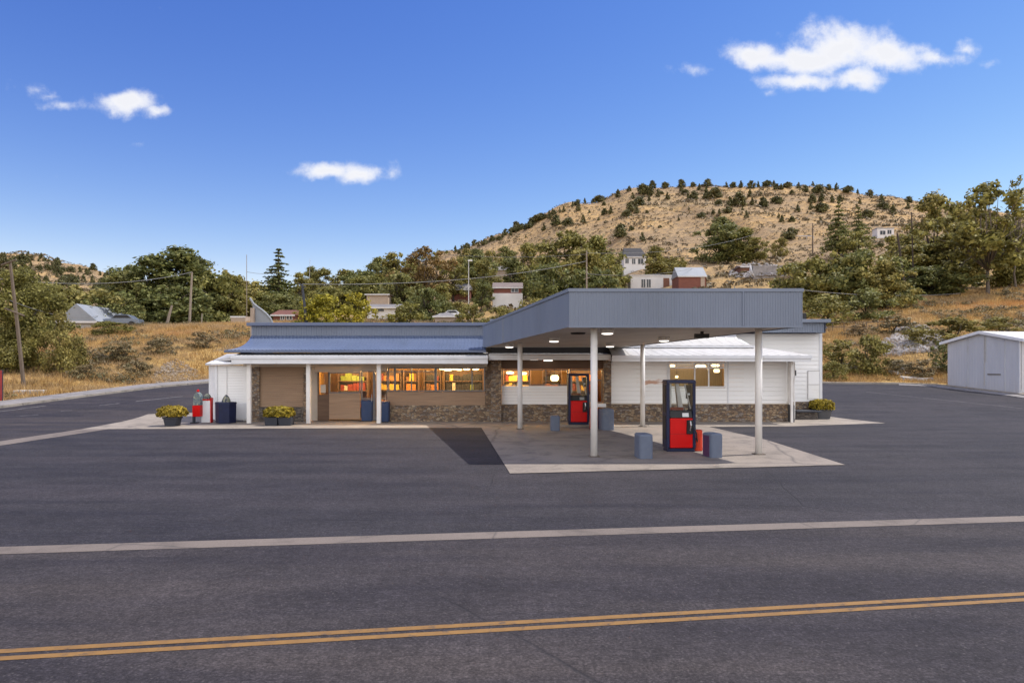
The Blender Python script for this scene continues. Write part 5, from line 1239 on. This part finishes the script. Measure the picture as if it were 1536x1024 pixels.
# ------------------------------------------------------------------ rock pile, slabs, fence, poles, wires
def rocks(name, poly_px, n, size, mat, d, label):
    rg = np.random.default_rng(77); V = []; Fc = []
    ico = bmesh.new(); bmesh.ops.create_icosphere(ico, subdivisions=1, radius=1); iv = np.array([v_.co[:] for v_ in ico.verts]); fi = [tuple(v_.index for v_ in f.verts) for f in ico.faces]; ico.free()
    for k in range(n):
        cxp, cyp = (poly_px[0] + poly_px[1]) / 2, (poly_px[2] + poly_px[3]) / 2; a0 = rg.random() * 6.283; q0 = rg.random() ** .6 * (1 + .2 * math.sin(3 * a0))
        px = cxp + math.cos(a0) * q0 * (poly_px[1] - poly_px[0]) * .55; py = cyp + (math.sin(a0) * .55 - .12 * math.cos(a0)) * q0 * (poly_px[3] - poly_px[2])
        x, y, z = G(px, py, 40.0); s = rg.uniform(*size)
        P = iv * (1 + .3 * rg.normal(size=(len(iv), 1))) * s * np.array([1.2, 1, .8]); a = rg.random() * 6.28
        P = P @ np.array([[math.cos(a), -math.sin(a), 0], [math.sin(a), math.cos(a), 0], [0, 0, 1]]); o_ = len(V)
        V += list(P + np.array([x, y, z + s * .3])); Fc += [tuple(i + o_ for i in f) for f in fi]
    me = mesh_from(name, V, Fc); me.materials.append(mat); o = bpy.data.objects.new(name, me); COL.objects.link(o); tag(o, label, 'rocks', None, 'stuff')
M_ROCK = pmat('grey_rock', (0.338, 0.317, 0.310), (0.189, 0.176, 0.172), 1.2, .9, bmp=.6, bscale=6, bdist=.05)
rocks('rock_rubble', (1326, 1408, 494, 532), 1100, (.12, .34), M_ROCK, 70, 'heap of broken grey rock on the bank beside the shed')
M_GRAV = pmat('pale_gravel', (.29, .235, .175), (.19, .15, .11), 1.5, .9)
rocks('gravel', (232, 292, 546, 574), 520, (.05, .15), M_GRAV, 60, 'pale gravel scar washed down the bank by the annex')
rocks('hill_rubble', (1095, 1180, 398, 416), 420, (.2, .55), M_ROCK, 150, 'grey rubble slope beside the white dish on the hill')
M_SLAB = pmat('slab_pale', (.5, .47, .43), (.36, .34, .31), 2, .85)
def slab(px, py, w, dep, h, rz, tilt, label, mat=M_SLAB):
    x, y, z = G(px, py, 40.0)
    mb = MB().box(-w / 2, w / 2, -dep / 2, dep / 2, -.1, h); me = mesh_from('concrete_slab', mb.v, mb.f); me.materials.append(mat)
    o = bpy.data.objects.new('concrete_slab', me); COL.objects.link(o); o.location = (x, y, z); o.rotation_euler = (tilt, tilt * .6, rz)
    md = o.modifiers.new('b', 'BEVEL'); md.width = .03
    tag(o, label, 'slab', 'broken slabs by the lot kerb')
slab(1349, 560, 1.4, 1.0, .18, .3, .12, 'pale slab lying under the big leafy shrub'); slab(1351, 555, 1.2, .9, .5, .5, .1, 'upper pale slab of the heap beside the big shrub'); slab(1368, 569, 1.6, 1.0, .2, -.2, .1, 'grey slab at the kerb between shrub and shed'); slab(1384, 570, 1.3, .9, .15, .4, -.1, 'tilted grey slab nearest the shed corner')
slab(1275, 555, 1.0, .8, .5, .2, .2, 'pale broken slab in the shrubs by the end wall'); slab(45, 590, 1.6, .9, .22, .3, .0, 'low concrete cover beside the far sidewalk')
def pole(px, py, ytop, r, mat, label, lean=0.0, d=None, group=None, name='utility_pole', cat='utility pole', arms=(), n=8):
    if d is None: x, y, z = G(px, py, 40.0)
    else: x, y = (px - CX) / F * d, d; z = Tz(x, y)
    zt_ = HC + (HY - ytop) / F * y; xt = x + lean / F * y
    o = thing(name, label, cat, (x, y, z), group)
    obj('shaft', MB().tube([(x, y, z - .4), (x + (xt - x) * .5, y, z + (zt_ - z) * .5), (xt, y, zt_)], [r, r * .85, r * .65], n), mat, o)
    for (t, l, h_) in arms:
        p = Vector((x + (xt - x) * t, y, z + (zt_ - z) * t)); obj('cross_arm', MB().tube([p + Vector((-l * .5, -.12, h_ * -.5)), p + Vector((l * .5, -.12, h_ * .5))], .06, 6), mat, o)
    return o, Vector((xt, y, zt_))
_, pL = pole(37, 562, 392, .13, M_WOODPOLE, 'leaning weathered utility pole on the bank at the street corner', -22, 45.5, arms=((.99, 1.0, .35), (.6, 1.3, -.5)))
o_, pM = pole(284, 489, 408, .17, M_PALEPOLE, 'tall pale wooden pole before the dark clump of trees', 4, 88)
pole(249, 489, 458, .2, M_PALEPOLE, 'short leaning pale stump pole on the bank', 9, 86, name='stump_pole', cat='post')
pole(302, 490, 470, .1, M_PALEPOLE, 'thin low post beneath the dark clump', 1, 90, name='fence_post', cat='post')
_, pT = pole(370, 478, 382, .06, M_PALEPOLE, 'thin tall mast rising past the curved fin', 0, 100, name='mast', cat='mast')
_, pD = pole(461, 486, 426, .2, M_DKGREY, 'dark pole behind the shop roof among yellow bushes', -8, 82, arms=((.97, 1.0, -.5),))
_, pC = pole(880, 440, 376, .16, M_PALEPOLE, 'pale utility pole rising above the fuel canopy', 0, 118, arms=((.55, 1.0, .2),))
o_, pS = pole(703, 455, 391, .09, M_LALU, 'grey street lamp beside the brick houses', 0, 122, name='street_lamp', cat='street lamp')
obj('lamp_head', MB().hexa(lens(pS.x + .25, pS.y, .8, .4), pS.z - .1, pS.z + .12), M_WHITE, o_, bevel=.03)
pole(463, 420, 388, .05, M_LALU, 'hair thin aerial mast on the tree line', 2, 150, name='mast', cat='mast')
pole(1219, 366, 335, .22, M_WOODPOLE, 'short dark pole by the hillside guard rail', 0, 190)
pole(1360, 441, 350, .2, M_BARK, 'bare dead tree trunk standing before the green trees', -14, 100, name='dead_tree', cat='dead tree', arms=((.75, 1.6, 1.2), (.9, 1.0, 1.2)))
pole(1371, 420, 318, .12, M_BARK, 'thin bare dead stem behind the dead trunk', -4, 104, name='dead_tree', cat='dead tree')
x, y, z = G(1356, 444, 60.0)
o = thing('hooked_pole', 'pale bent pole curving over like a hook below the dead trunk', 'pole', (x, y, z))
s_ = y / F
obj('shaft', MB().tube([(x, y, z - .2), (x + 1 * s_, y, z + 14 * s_), (x + 4 * s_, y, z + 24 * s_), (x + 9 * s_, y, z + 29 * s_), (x + 13 * s_, y, z + 29 * s_), (x + 14 * s_, y, z + 25 * s_)], .09, 8), M_PALEPOLE, o)
def wire(p, q, sag, label, r=.028, mat=None):
    p, q = Vector(p), Vector(q); pts = [p.lerp(q, t / 16) - Vector((0, 0, sag * 4 * (t / 16) * (1 - t / 16))) for t in range(17)]
    single('power_line', MB().tube(pts, r, 5), mat or M_WIRE, label, 'power line', 'overhead power lines', tuple(p))
wire(ray(-30, 415, 60), pM, 1.0, 'power line running to the tall pale pole', .03)
wire(pL - Vector((0, 0, 2.6)), ray(160, 470, 85), .8, 'low line leaving the leaning corner pole', .022)
wire(pT - Vector((0, 0, 2.5)), ray(420, 408, 122), .3, 'short line from the thin mast to the spruce', .03)
wire(pD, pC - Vector((0, 0, 1.8)), 1.2, 'long line from the dark pole to the pale utility pole', .04)
wire(ray(640, 378, 150), pC - Vector((0, 0, .6)), .8, 'upper line reaching the pale utility pole from the trees', .03)
wire(pC - Vector((0, 0, .4)), ray(1130, 352, 178), 1.5, 'line from the pale utility pole up to the hillside trees', .03)
wire(pC - Vector((0, 0, 4.0)), ray(1060, 398, 150), 1.0, 'lower line from the pale utility pole to the brick outbuilding', .035)
wire(ray(1205, 435, 88), ray(1440, 440, 96), .5, 'line crossing low in front of the thicket', .03)
# wire fence on the right bank
o = thing('wire_fence', 'low dark rail fence along the bank behind the shop end', 'fence', (25, 60, 2))
p = [G(1232 + i * 17, 497, 55.0) for i in range(7)]
for (x, y, z) in p: obj('fence_post', MB().tube([(x, y, z - .2), (x, y, z + 1.05)], .05, 6), M_WOODPOLE, o)
obj('top_rail', MB().tube([(x, y, z + 1.0) for x, y, z in p], .035, 6), M_WOODPOLE, o); obj('lower_rail', MB().tube([(x, y, z + .5) for x, y, z in p], .03, 6), M_WOODPOLE, o)
o = thing('guard_rail', 'grey guard rail on the hillside below the short dark pole', 'guard rail', G(1200, 358, 120.0))
p = [G(1180 + i * 10, 358, 120.0) for i in range(5)]
for (x, y, z) in p: obj('rail_post', MB().box(x - .1, x + .1, y - .1, y + .1, z - .3, z + .9), M_LALU, o)
obj('rail', MB().tube([(x, y - .15, z + .8) for x, y, z in p], .18, 6), M_LALU, o)

# ------------------------------------------------------------------ distant houses
M_HW = pmat('house_white', (.66, .65, .64), (.56, .55, .54), .5, .7); M_HBRICK = pmat('house_brick', (.22, .085, .06), (.16, .06, .045), .9, .85, (1, 1, 3)); M_HTAN = pmat('house_tan', (.42, .33, .26), (.33, .26, .2), .5, .8)
M_RGREY = pmat('roof_grey', (.20, .19, .19), (.15, .14, .14), .6, .8); M_RBROWN = pmat('roof_brown', (.19, .15, .135), (.14, .11, .1), .6, .8); M_RDARK = pmat('roof_dark', (.03, .03, .034), (.022, .022, .026), .6, .8); M_RMET = pmat('roof_metal', (.25, .27, .3), (.2, .22, .245), .6, .5); M_RRED = pmat('roof_red_brown', (.17, .07, .05), (.12, .05, .04), .6, .8)
M_WIN = pmat('house_glass', (.03, .035, .045), (.02, .024, .03), 2, .15, spec=.4); M_DKDOOR = pmat('door_brown', (.2, .085, .05), (.15, .065, .04), 2, .7)
def house(px0, px1, d, ybase, yeave, yridge, wall, roof, label, dep=7.0, wins=(), doors=(), hip=.0, name='house', cat='house', over=.35, ridge_along=True, lower=None, extra_base=2.0):
    """front faces the shop; wins/doors are (px0, px1, y0, y1) as surveyed"""
    if d is None: d = G((px0 + px1) / 2, ybase, 60.0)[1]
    x0, x1 = (px0 - CX) / F * d, (px1 - CX) / F * d; zf = lambda yy: HC + (HY - yy) / F * d
    zb_, ze, zr_ = zf(ybase), zf(yeave), zf(yridge); xm = (x0 + x1) / 2
    o = thing(name, label, cat, (xm, d, zb_))
    # wall with rebated openings
    wm = MB().box(x0, x1, d, d + dep, zb_ - extra_base, ze)
    if lower:
        zl = zf(lower[0]); wm = MB().box(x0, x1, d, d + dep, zl, ze); obj('lower_wall', MB().box(x0 - .25, x1 + .25, d - .35, d + dep, zb_ - extra_base, zl - .003), lower[1], o)
    obj('wall', wm, wall, o)
    if yridge != yeave:
        e_ = over; h_ = hip
        if ridge_along:
            v_ = [(x0 - e_, d - e_, ze - .02), (x1 + e_, d - e_, ze - .02), (x1 + e_, d + dep + e_, ze - .02), (x0 - e_, d + dep + e_, ze - .02), (x0 - e_ + h_, d + dep / 2, zr_), (x1 + e_ - h_, d + dep / 2, zr_)]
            f_ = [(0, 1, 5, 4), (2, 3, 4, 5), (1, 2, 5), (3, 0, 4), (3, 2, 1, 0)]
        else:
            v_ = [(x0 - e_, d - e_, ze - .02), (x1 + e_, d - e_, ze - .02), (x1 + e_, d + dep + e_, ze - .02), (x0 - e_, d + dep + e_, ze - .02), (xm, d - e_, zr_), (xm, d + dep + e_, zr_)]
            f_ = [(0, 4, 5, 3), (1, 2, 5, 4), (0, 1, 4), (2, 3, 5), (3, 2, 1, 0)]
        obj('roof', MB().add(v_, f_), roof, o)
        obj('fascia', MB().box(x0 - e_, x1 + e_, d - e_ - .06, d - e_ - .003, ze - .22, ze + .0), M_HW, o)
    else:
        obj('roof', MB().box(x0 - over, x1 + over, d - over, d + dep + over, ze + .003, ze + .25), roof, o)
    for (a, b_, c_, e_) in wins:
        X0, X1, z0, z1 = (a - CX) / F * d, (b_ - CX) / F * d, zf(e_), zf(c_); f = .07
        w = obj('window', MB().box(X0 - f, X1 + f, d - .08, d - .01, z1, z1 + f).box(X0 - f, X1 + f, d - .08, d - .01, z0 - f, z0).box(X0 - f, X0, d - .08, d - .01, z0, z1).box(X1, X1 + f, d - .08, d - .01, z0, z1).box((X0 + X1) / 2 - .04, (X0 + X1) / 2 + .04, d - .075, d - .012, z0, z1), M_HW, o)
        obj('pane', MB().box(X0, X1, d - .04, d - .02, z0, z1), M_WIN, w)
    for (a, b_, c_, e_, dm) in doors:
        obj('door', MB().box((a - CX) / F * d, (b_ - CX) / F * d, d - .07, d - .01, zf(e_), zf(c_)), dm, o)
    return o
house(98, 142, 78, 497, 482, 456, M_HW, M_RMET, 'small grey gabled house half hidden by the corner bush', dep=7, ridge_along=False, over=.7)
o = house(143, 168, 82, 494, 484, 470, M_HW, M_RMET, 'low pale porch roof beside the small gabled house', dep=5, hip=1.0, name='porch', cat='porch')
house(410, 440, 104, 482, 472, 462, M_HBRICK, M_RRED, 'low red-brown house beside the curved fin', dep=7, wins=((421, 427, 473, 479), (430, 438, 473, 479)))
house(551, 593, 118, 468, 461, 453, M_HW, M_RGREY, 'low flat roofed house with white eaves above the yellow bushes', dep=8, wins=((556, 576, 463, 467),), over=.6)
house(550, 582, 132, 455, 441, 440, M_HTAN, M_RBROWN, 'tan-brown block building behind the low flat roofed house', dep=8, name='building', cat='building')
house(676, 705, None, 453, 434, 423, M_HBRICK, M_RGREY, 'red brick house with grey roof and white framed window by the street lamp', dep=8, wins=((691, 703, 435, 442),))
house(652, 682, 108, 490, 474, 464, M_HTAN, M_RGREY, 'house with broad grey shingle roof just above the shop roof', dep=9, hip=2.0)
house(741, 782, None, 462, 431, 420, M_HBRICK, M_RBROWN, 'brown roofed brick house on a white garage storey', dep=8, wins=((767, 777, 432.5, 438),), doors=((749, 772, 447, 461, M_HW),), lower=(440, M_HW))
house(726, 768, 196, 415, 404, 396, M_HTAN, M_RGREY, 'grey roof showing between trees above the brick houses', dep=8, hip=2)
house(936, 969, None, 407, 385, 368, M_HW, M_RDARK, 'white two storey house with dark roof below the hill', dep=9, wins=((938, 943, 388, 395), (948, 953, 388, 396), (957, 965, 388, 396)), hip=1.0)
house(946, 1016, None, 434, 414, 414, M_HW, M_HW, 'long white trailer with paired dark windows above the canopy', dep=4, wins=((962, 968, 419, 431), (970, 976, 419, 431)), doors=((995, 1004, 417, 433, M_DKDOOR), (1008, 1014, 417, 423, M_DKDOOR)), name='trailer', cat='trailer', over=.15)
house(1018, 1059, None, 436, 414, 398, M_HBRICK, M_RMET, 'brick outbuilding with pale metal roof next to the white trailer', dep=6, doors=((1051, 1057, 415, 433, M_HTAN),), name='outbuilding', cat='outbuilding', hip=0.0, over=.2)
house(1112, 1150, None, 408, 400, 396, M_DKDOOR, M_RBROWN, 'low brown roofed hut half buried behind the white dish', dep=5, name='hut', cat='hut')
house(1130, 1180, None, 415, 400, 400, M_ROCK, M_ROCK, 'grey retaining wall on the hill above the canopy end', dep=1.0, name='retaining_wall', cat='wall', over=0)
house(1316, 1341, None, 357, 343, 343, M_HW, M_RMET, 'white camper van parked on the hillside beyond the pines', dep=3, wins=((1320, 1328, 346, 352), (1331, 1337, 345, 351)), name='camper', cat='camper', over=.1)
house(346, 368, 92, 489, 474, 473.5, M_HTAN, M_HTAN, 'small tan block wall shed near the roof corner', dep=3, name='block_shed', cat='shed', over=.02)
# two parked cars seen by the houses
def car(px, d, rz, paint, label):
    x, y = (px - CX) / F * d, d; z = Tz(x, y)
    o = thing('parked_car', label, 'car', (x, y, z + .02), None, 0)
    pr = [(-2.1, .35), (-2.1, .8), (-1.5, .92), (-1.0, .95), (-.55, 1.4), (.9, 1.42), (1.5, .98), (2.05, .9), (2.1, .35)]
    def ext_(p, w):
        n = len(p); mb = MB(); mb.add([(a, -w, c) for a, c in p] + [(a, w, c) for a, c in p], [tuple(range(n)), tuple(range(2 * n - 1, n - 1, -1))] + [(i, n + i, n + (i + 1) % n, (i + 1) % n) for i in range(n)]); return mb
    def loc(n_, mb, m_, bevel=0):
        me = mesh_from(n_, mb.v, mb.f); me.materials.append(m_); c = bpy.data.objects.new(n_, me); COL.objects.link(c); c.parent = o
        bm = bmesh.new(); bm.from_mesh(me); bmesh.ops.recalc_face_normals(bm, faces=bm.faces); bm.to_mesh(me); bm.free()
        if bevel: md = c.modifiers.new('b', 'BEVEL'); md.width = bevel; md.segments = 2
        return c
    loc('body', ext_(pr, .85), paint, .08)
    loc('side_window', ext_([(-.85, .98), (-.5, 1.34), (.8, 1.36), (1.25, 1.0)], .87), M_BLACK)
    for sx2 in (-1.35, 1.3):
        for sy in (-.8, .8):
            loc('wheel', MB().tube([(sx2, sy - .12, .33), (sx2, sy + .12, .33)], .33, 14), M_BLACK)
    o.rotation_euler = (0, 0, rz)
M_SILVER = pmat('car_silver', (.16, .19, .24), (.14, .17, .21), 1, .3, metal=.4); M_CWHITE = pmat('car_white', (.7, .7, .7), (.62, .62, .62), 1, .3)
car(184, 80, .15, M_SILVER, 'silver-blue car parked on top of the bank by the small house')
car(676, 116, .1, M_CWHITE, 'white car parked beside the brick house')
# curved fin behind the roof corner
d = 62.0; zf = lambda yy: HC + (HY - yy) / F * d; xf = lambda px: (px - CX) / F * d
xb = [xf(375), xf(379), xf(386), xf(394), xf(402), xf(409)]
o = thing('curved_fin', 'curved grey metal fin sweeping up to a point behind the roof corner', 'metal fin', (xf(390), d, Tz(xf(390), d)))
prof_ = [(375, 447), (380, 455), (386, 460), (393, 465), (400, 471), (406, 478), (409.5, 487)]
inn = [(379, 487), (379, 475), (379, 466), (379, 458)]
zlow = Tz(xf(390), d) - .3
outl = [(xf(a), zf(b_)) for a, b_ in prof_] + [(xf(409.5), zlow), (xf(379), zlow)] + [(xf(a), zf(b_)) for a, b_ in inn]
n = len(outl)
sheet_mb = MB().add([(a, d - .0, c_) for a, c_ in outl] + [(a, d + .12, c_) for a, c_ in outl], [tuple(range(n)), tuple(range(2 * n - 1, n - 1, -1))] + [(i, n + i, n + (i + 1) % n, (i + 1) % n) for i in range(n)])
obj('fin_plate', sheet_mb, pmat('fin_grey', (.26, .28, .31), (.2, .22, .25), 1, .5), o)
obj('edge_rim', MB().tube([(xf(a), d - .02, zf(b_)) for a, b_ in prof_], .1, 8), M_RMET, o)
obj('support_strut', MB().hexa([(xf(377), d - .25), (xf(382), d - .25), (xf(383), d - .05), (xf(378), d - .05)], zlow, zf(462)), M_HTAN, o)
# white dish on the hill
x, y, z = G(1129, 418, 100.0)
o = thing('dish', 'white crescent shaped dish standing on the hill above the canopy', 'dish', (x, y, z))
mb = MB(); ns, nr_ = 20, 5; s_ = y / F; c0 = Vector((x, y, z + 8 * s_)); R0 = 9.5 * s_
ax_ = Vector((.86, -.42, .3)).normalized(); a_ = ax_.cross(Vector((0, 0, 1))).normalized(); b2_ = a_.cross(ax_)
vs = [c0 - ax_ * .45 * R0]
for r_ in range(1, nr_ + 1):
    for k in range(ns):
        t_ = 6.28318 * k / ns; q = r_ / nr_; vs.append(c0 - ax_ * (.45 * R0 * (1 - q * q)) + (a_ * math.cos(t_) + b2_ * math.sin(t_)) * R0 * q)
fs = [(0, 1 + k, 1 + (k + 1) % ns) for k in range(ns)] + [(1 + (r_ - 1) * ns + k, 1 + r_ * ns + k, 1 + r_ * ns + (k + 1) % ns, 1 + (r_ - 1) * ns + (k + 1) % ns) for r_ in range(1, nr_) for k in range(ns)]
do = obj('bowl', mb.add(vs, fs), M_WHITE, o); md = do.modifiers.new('s', 'SOLIDIFY'); md.thickness = .08
obj('mast', MB().tube([(x, y, z - .2), tuple(c0 - ax_ * .5 * R0)], .1, 8), M_LALU, o)

# ------------------------------------------------------------------ sky, sun, camera
SUN_EL, SUN_AZ = R(59), None
sdir = Vector((.945 * math.cos(SUN_EL), .33 * math.cos(SUN_EL), math.sin(SUN_EL))).normalized()
w = bpy.data.worlds.new('World'); SC.world = w; w.use_nodes = True
nt = w.node_tree; nt.nodes.clear()
out = nt.nodes.new('ShaderNodeOutputWorld')
sky = nt.nodes.new('ShaderNodeTexSky'); sky.sky_type = 'NISHITA'; sky.sun_disc = False
sky.sun_elevation = SUN_EL; sky.sun_rotation = math.atan2(sdir.x, sdir.y)
sky.altitude = 1400; sky.air_density = 1.0; sky.dust_density = .2; sky.ozone_density = 3.0
hs = N(nt, 'ShaderNodeHueSaturation', i_Color=sky.outputs[0], i_Saturation=1.22, i_Value=1.0)
gm_ = N(nt, 'ShaderNodeGamma', i_Color=hs.outputs[0], i_Gamma=1.45)
kk = N(nt, 'ShaderNodeVectorMath', operation='MULTIPLY_ADD', i_0=gm_.outputs[0], i_1=(.02, .02, .11), i_2=(1, 1, 1))
cc = N(nt, 'ShaderNodeVectorMath', operation='DIVIDE', i_0=gm_.outputs[0], i_1=kk.outputs[0])
cc = N(nt, 'ShaderNodeVectorMath', operation='MULTIPLY', i_0=cc.outputs[0], i_1=(.70, .362, .52))
bg = N(nt, 'ShaderNodeBackground', i_Color=cc.outputs[0], i_Strength=.15)
tc = N(nt, 'ShaderNodeTexCoord'); sp = N(nt, 'ShaderNodeSeparateXYZ', i_0=tc.outputs['Generated'])
yy = math_n(nt, 'MAXIMUM', sp.outputs[1], .05)
u_ = math_n(nt, 'DIVIDE', sp.outputs[0], yy); v_ = math_n(nt, 'DIVIDE', sp.outputs[2], yy)
uv = N(nt, 'ShaderNodeCombineXYZ', i_0=u_, i_1=v_, i_2=0.0).outputs[0]
wn = N(nt, 'ShaderNodeTexNoise', i_Vector=uv, i_Scale=14.0, i_Detail=6.0, i_Roughness=.6)
wsub = N(nt, 'ShaderNodeVectorMath', operation='SUBTRACT', i_0=wn.outputs[1], i_1=(.5, .5, .5))
wsc = N(nt, 'ShaderNodeVectorMath', operation='SCALE', i_0=wsub.outputs[0]); wsc.inputs['Scale'].default_value = .035
uvw = N(nt, 'ShaderNodeVectorMath', operation='ADD', i_0=uv, i_1=wsc.outputs[0]).outputs[0]
CL = [(1262, 72, 95, 52, 1.), (1215, 90, 90, 34, 1.), (1130, 84, 62, 26, .95), (1170, 90, 70, 24, .9), (1330, 85, 80, 36, 1.), (1400, 86, 62, 18, .7), (1448, 72, 34, 14, .45), (1200, 122, 80, 18, .8), (1285, 118, 60, 24, .9), (1035, 106, 36, 16, .30),
      (188, 156, 60, 23, .95), (232, 168, 40, 13, .75), (95, 155, 46, 14, .45), (52, 134, 40, 14, .36), (70, 142, 30, 12, .36), (205, 216, 26, 6, .2),
      (540, 259, 48, 22, .95), (486, 254, 58, 15, .85), (588, 259, 26, 18, .48), (1482, 96, 16, 6, .2), (1155, 140, 20, 8, .3)]
acc = None
for (px, py, rx, ry, wt) in CL:
    a = N(nt, 'ShaderNodeVectorMath', operation='SUBTRACT', i_0=uvw, i_1=((px - CX) / F, (HY - py) / F, 0))
    b_ = N(nt, 'ShaderNodeVectorMath', operation='MULTIPLY', i_0=a.outputs[0], i_1=(F / rx, F / ry, 0))
    l = N(nt, 'ShaderNodeVectorMath', operation='LENGTH', i_0=b_.outputs[0])
    dd = math_n(nt, 'MULTIPLY', math_n(nt, 'MAXIMUM', math_n(nt, 'SUBTRACT', 1.0, l.outputs['Value']), -1.0), wt)
    acc = dd if acc is None else math_n(nt, 'SMOOTH_MAX', acc, dd, .12)
fb = N(nt, 'ShaderNodeTexNoise', i_Vector=uv, i_Scale=26.0, i_Detail=9.0, i_Roughness=.62).outputs[0]
den = math_n(nt, 'ADD', acc, math_n(nt, 'MULTIPLY', math_n(nt, 'SUBTRACT', fb, .5), 1.15))
al = N(nt, 'ShaderNodeMapRange', interpolation_type='SMOOTHSTEP', i_Value=den, i_1=.02, i_2=.78).outputs[0]
al = math_n(nt, 'MULTIPLY', al, math_n(nt, 'GREATER_THAN', sp.outputs[1], .06))
ccol = ramp(nt, math_n(nt, 'ADD', den, math_n(nt, 'MULTIPLY', fb, .25)), [(.2, (.80, .84, .95)), (.55, (.98, .98, 1.0)), (.95, (.86, .87, .92))])
bgc = N(nt, 'ShaderNodeBackground', i_Color=ccol, i_Strength=.45)
mx = N(nt, 'ShaderNodeMixShader', i_0=al); nt.links.new(bg.outputs[0], mx.inputs[1]); nt.links.new(bgc.outputs[0], mx.inputs[2])
bk = noise(nt, N(nt, 'ShaderNodeVectorMath', operation='MULTIPLY', i_0=tc.outputs['Generated'], i_1=(1, 1, 2.2)).outputs[0], 2.6, 8, .6, .3)  # unseen bright cloud bank behind the viewer, added to light the shaded front
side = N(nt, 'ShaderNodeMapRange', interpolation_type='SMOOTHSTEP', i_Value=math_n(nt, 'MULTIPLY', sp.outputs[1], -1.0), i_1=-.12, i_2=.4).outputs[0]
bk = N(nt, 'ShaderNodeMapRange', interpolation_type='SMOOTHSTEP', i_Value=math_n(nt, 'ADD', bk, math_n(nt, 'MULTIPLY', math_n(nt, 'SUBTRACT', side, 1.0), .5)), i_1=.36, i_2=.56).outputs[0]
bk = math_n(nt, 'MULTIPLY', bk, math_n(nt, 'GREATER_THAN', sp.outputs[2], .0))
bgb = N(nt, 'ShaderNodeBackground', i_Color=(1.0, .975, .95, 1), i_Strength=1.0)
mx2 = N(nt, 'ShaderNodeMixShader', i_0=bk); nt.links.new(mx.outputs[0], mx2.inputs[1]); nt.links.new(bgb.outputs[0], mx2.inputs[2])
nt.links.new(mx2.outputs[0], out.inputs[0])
sl_ = bpy.data.lights.new('sun', 'SUN'); sl_.energy = 2.3; sl_.angle = R(.55); sl_.color = (1, .94, .85)
so = bpy.data.objects.new('sun', sl_); COL.objects.link(so); so.rotation_euler = sdir.to_track_quat('Z', 'Y').to_euler(); so.location = (60, 20, 80)
cam = bpy.data.cameras.new('camera'); cam.sensor_width = 36; cam.lens = 24.0; cam.shift_y = (HY - 512) / 1536.0; cam.clip_end = 4000; cam.clip_start = .1
co = bpy.data.objects.new('camera', cam); COL.objects.link(co); co.location = (0, 0, HC); co.rotation_euler = (R(90), 0, 0); SC.camera = co
SC.view_settings.view_transform = 'Standard'; SC.view_settings.look = 'None'; SC.view_settings.exposure = 1.2; SC.view_settings.gamma = 1
SC.render.engine = 'CYCLES'; SC.cycles.use_denoising = True; SC.cycles.max_bounces = 6; SC.cycles.transparent_max_bounces = 12; SC.cycles.sample_clamp_indirect = 6
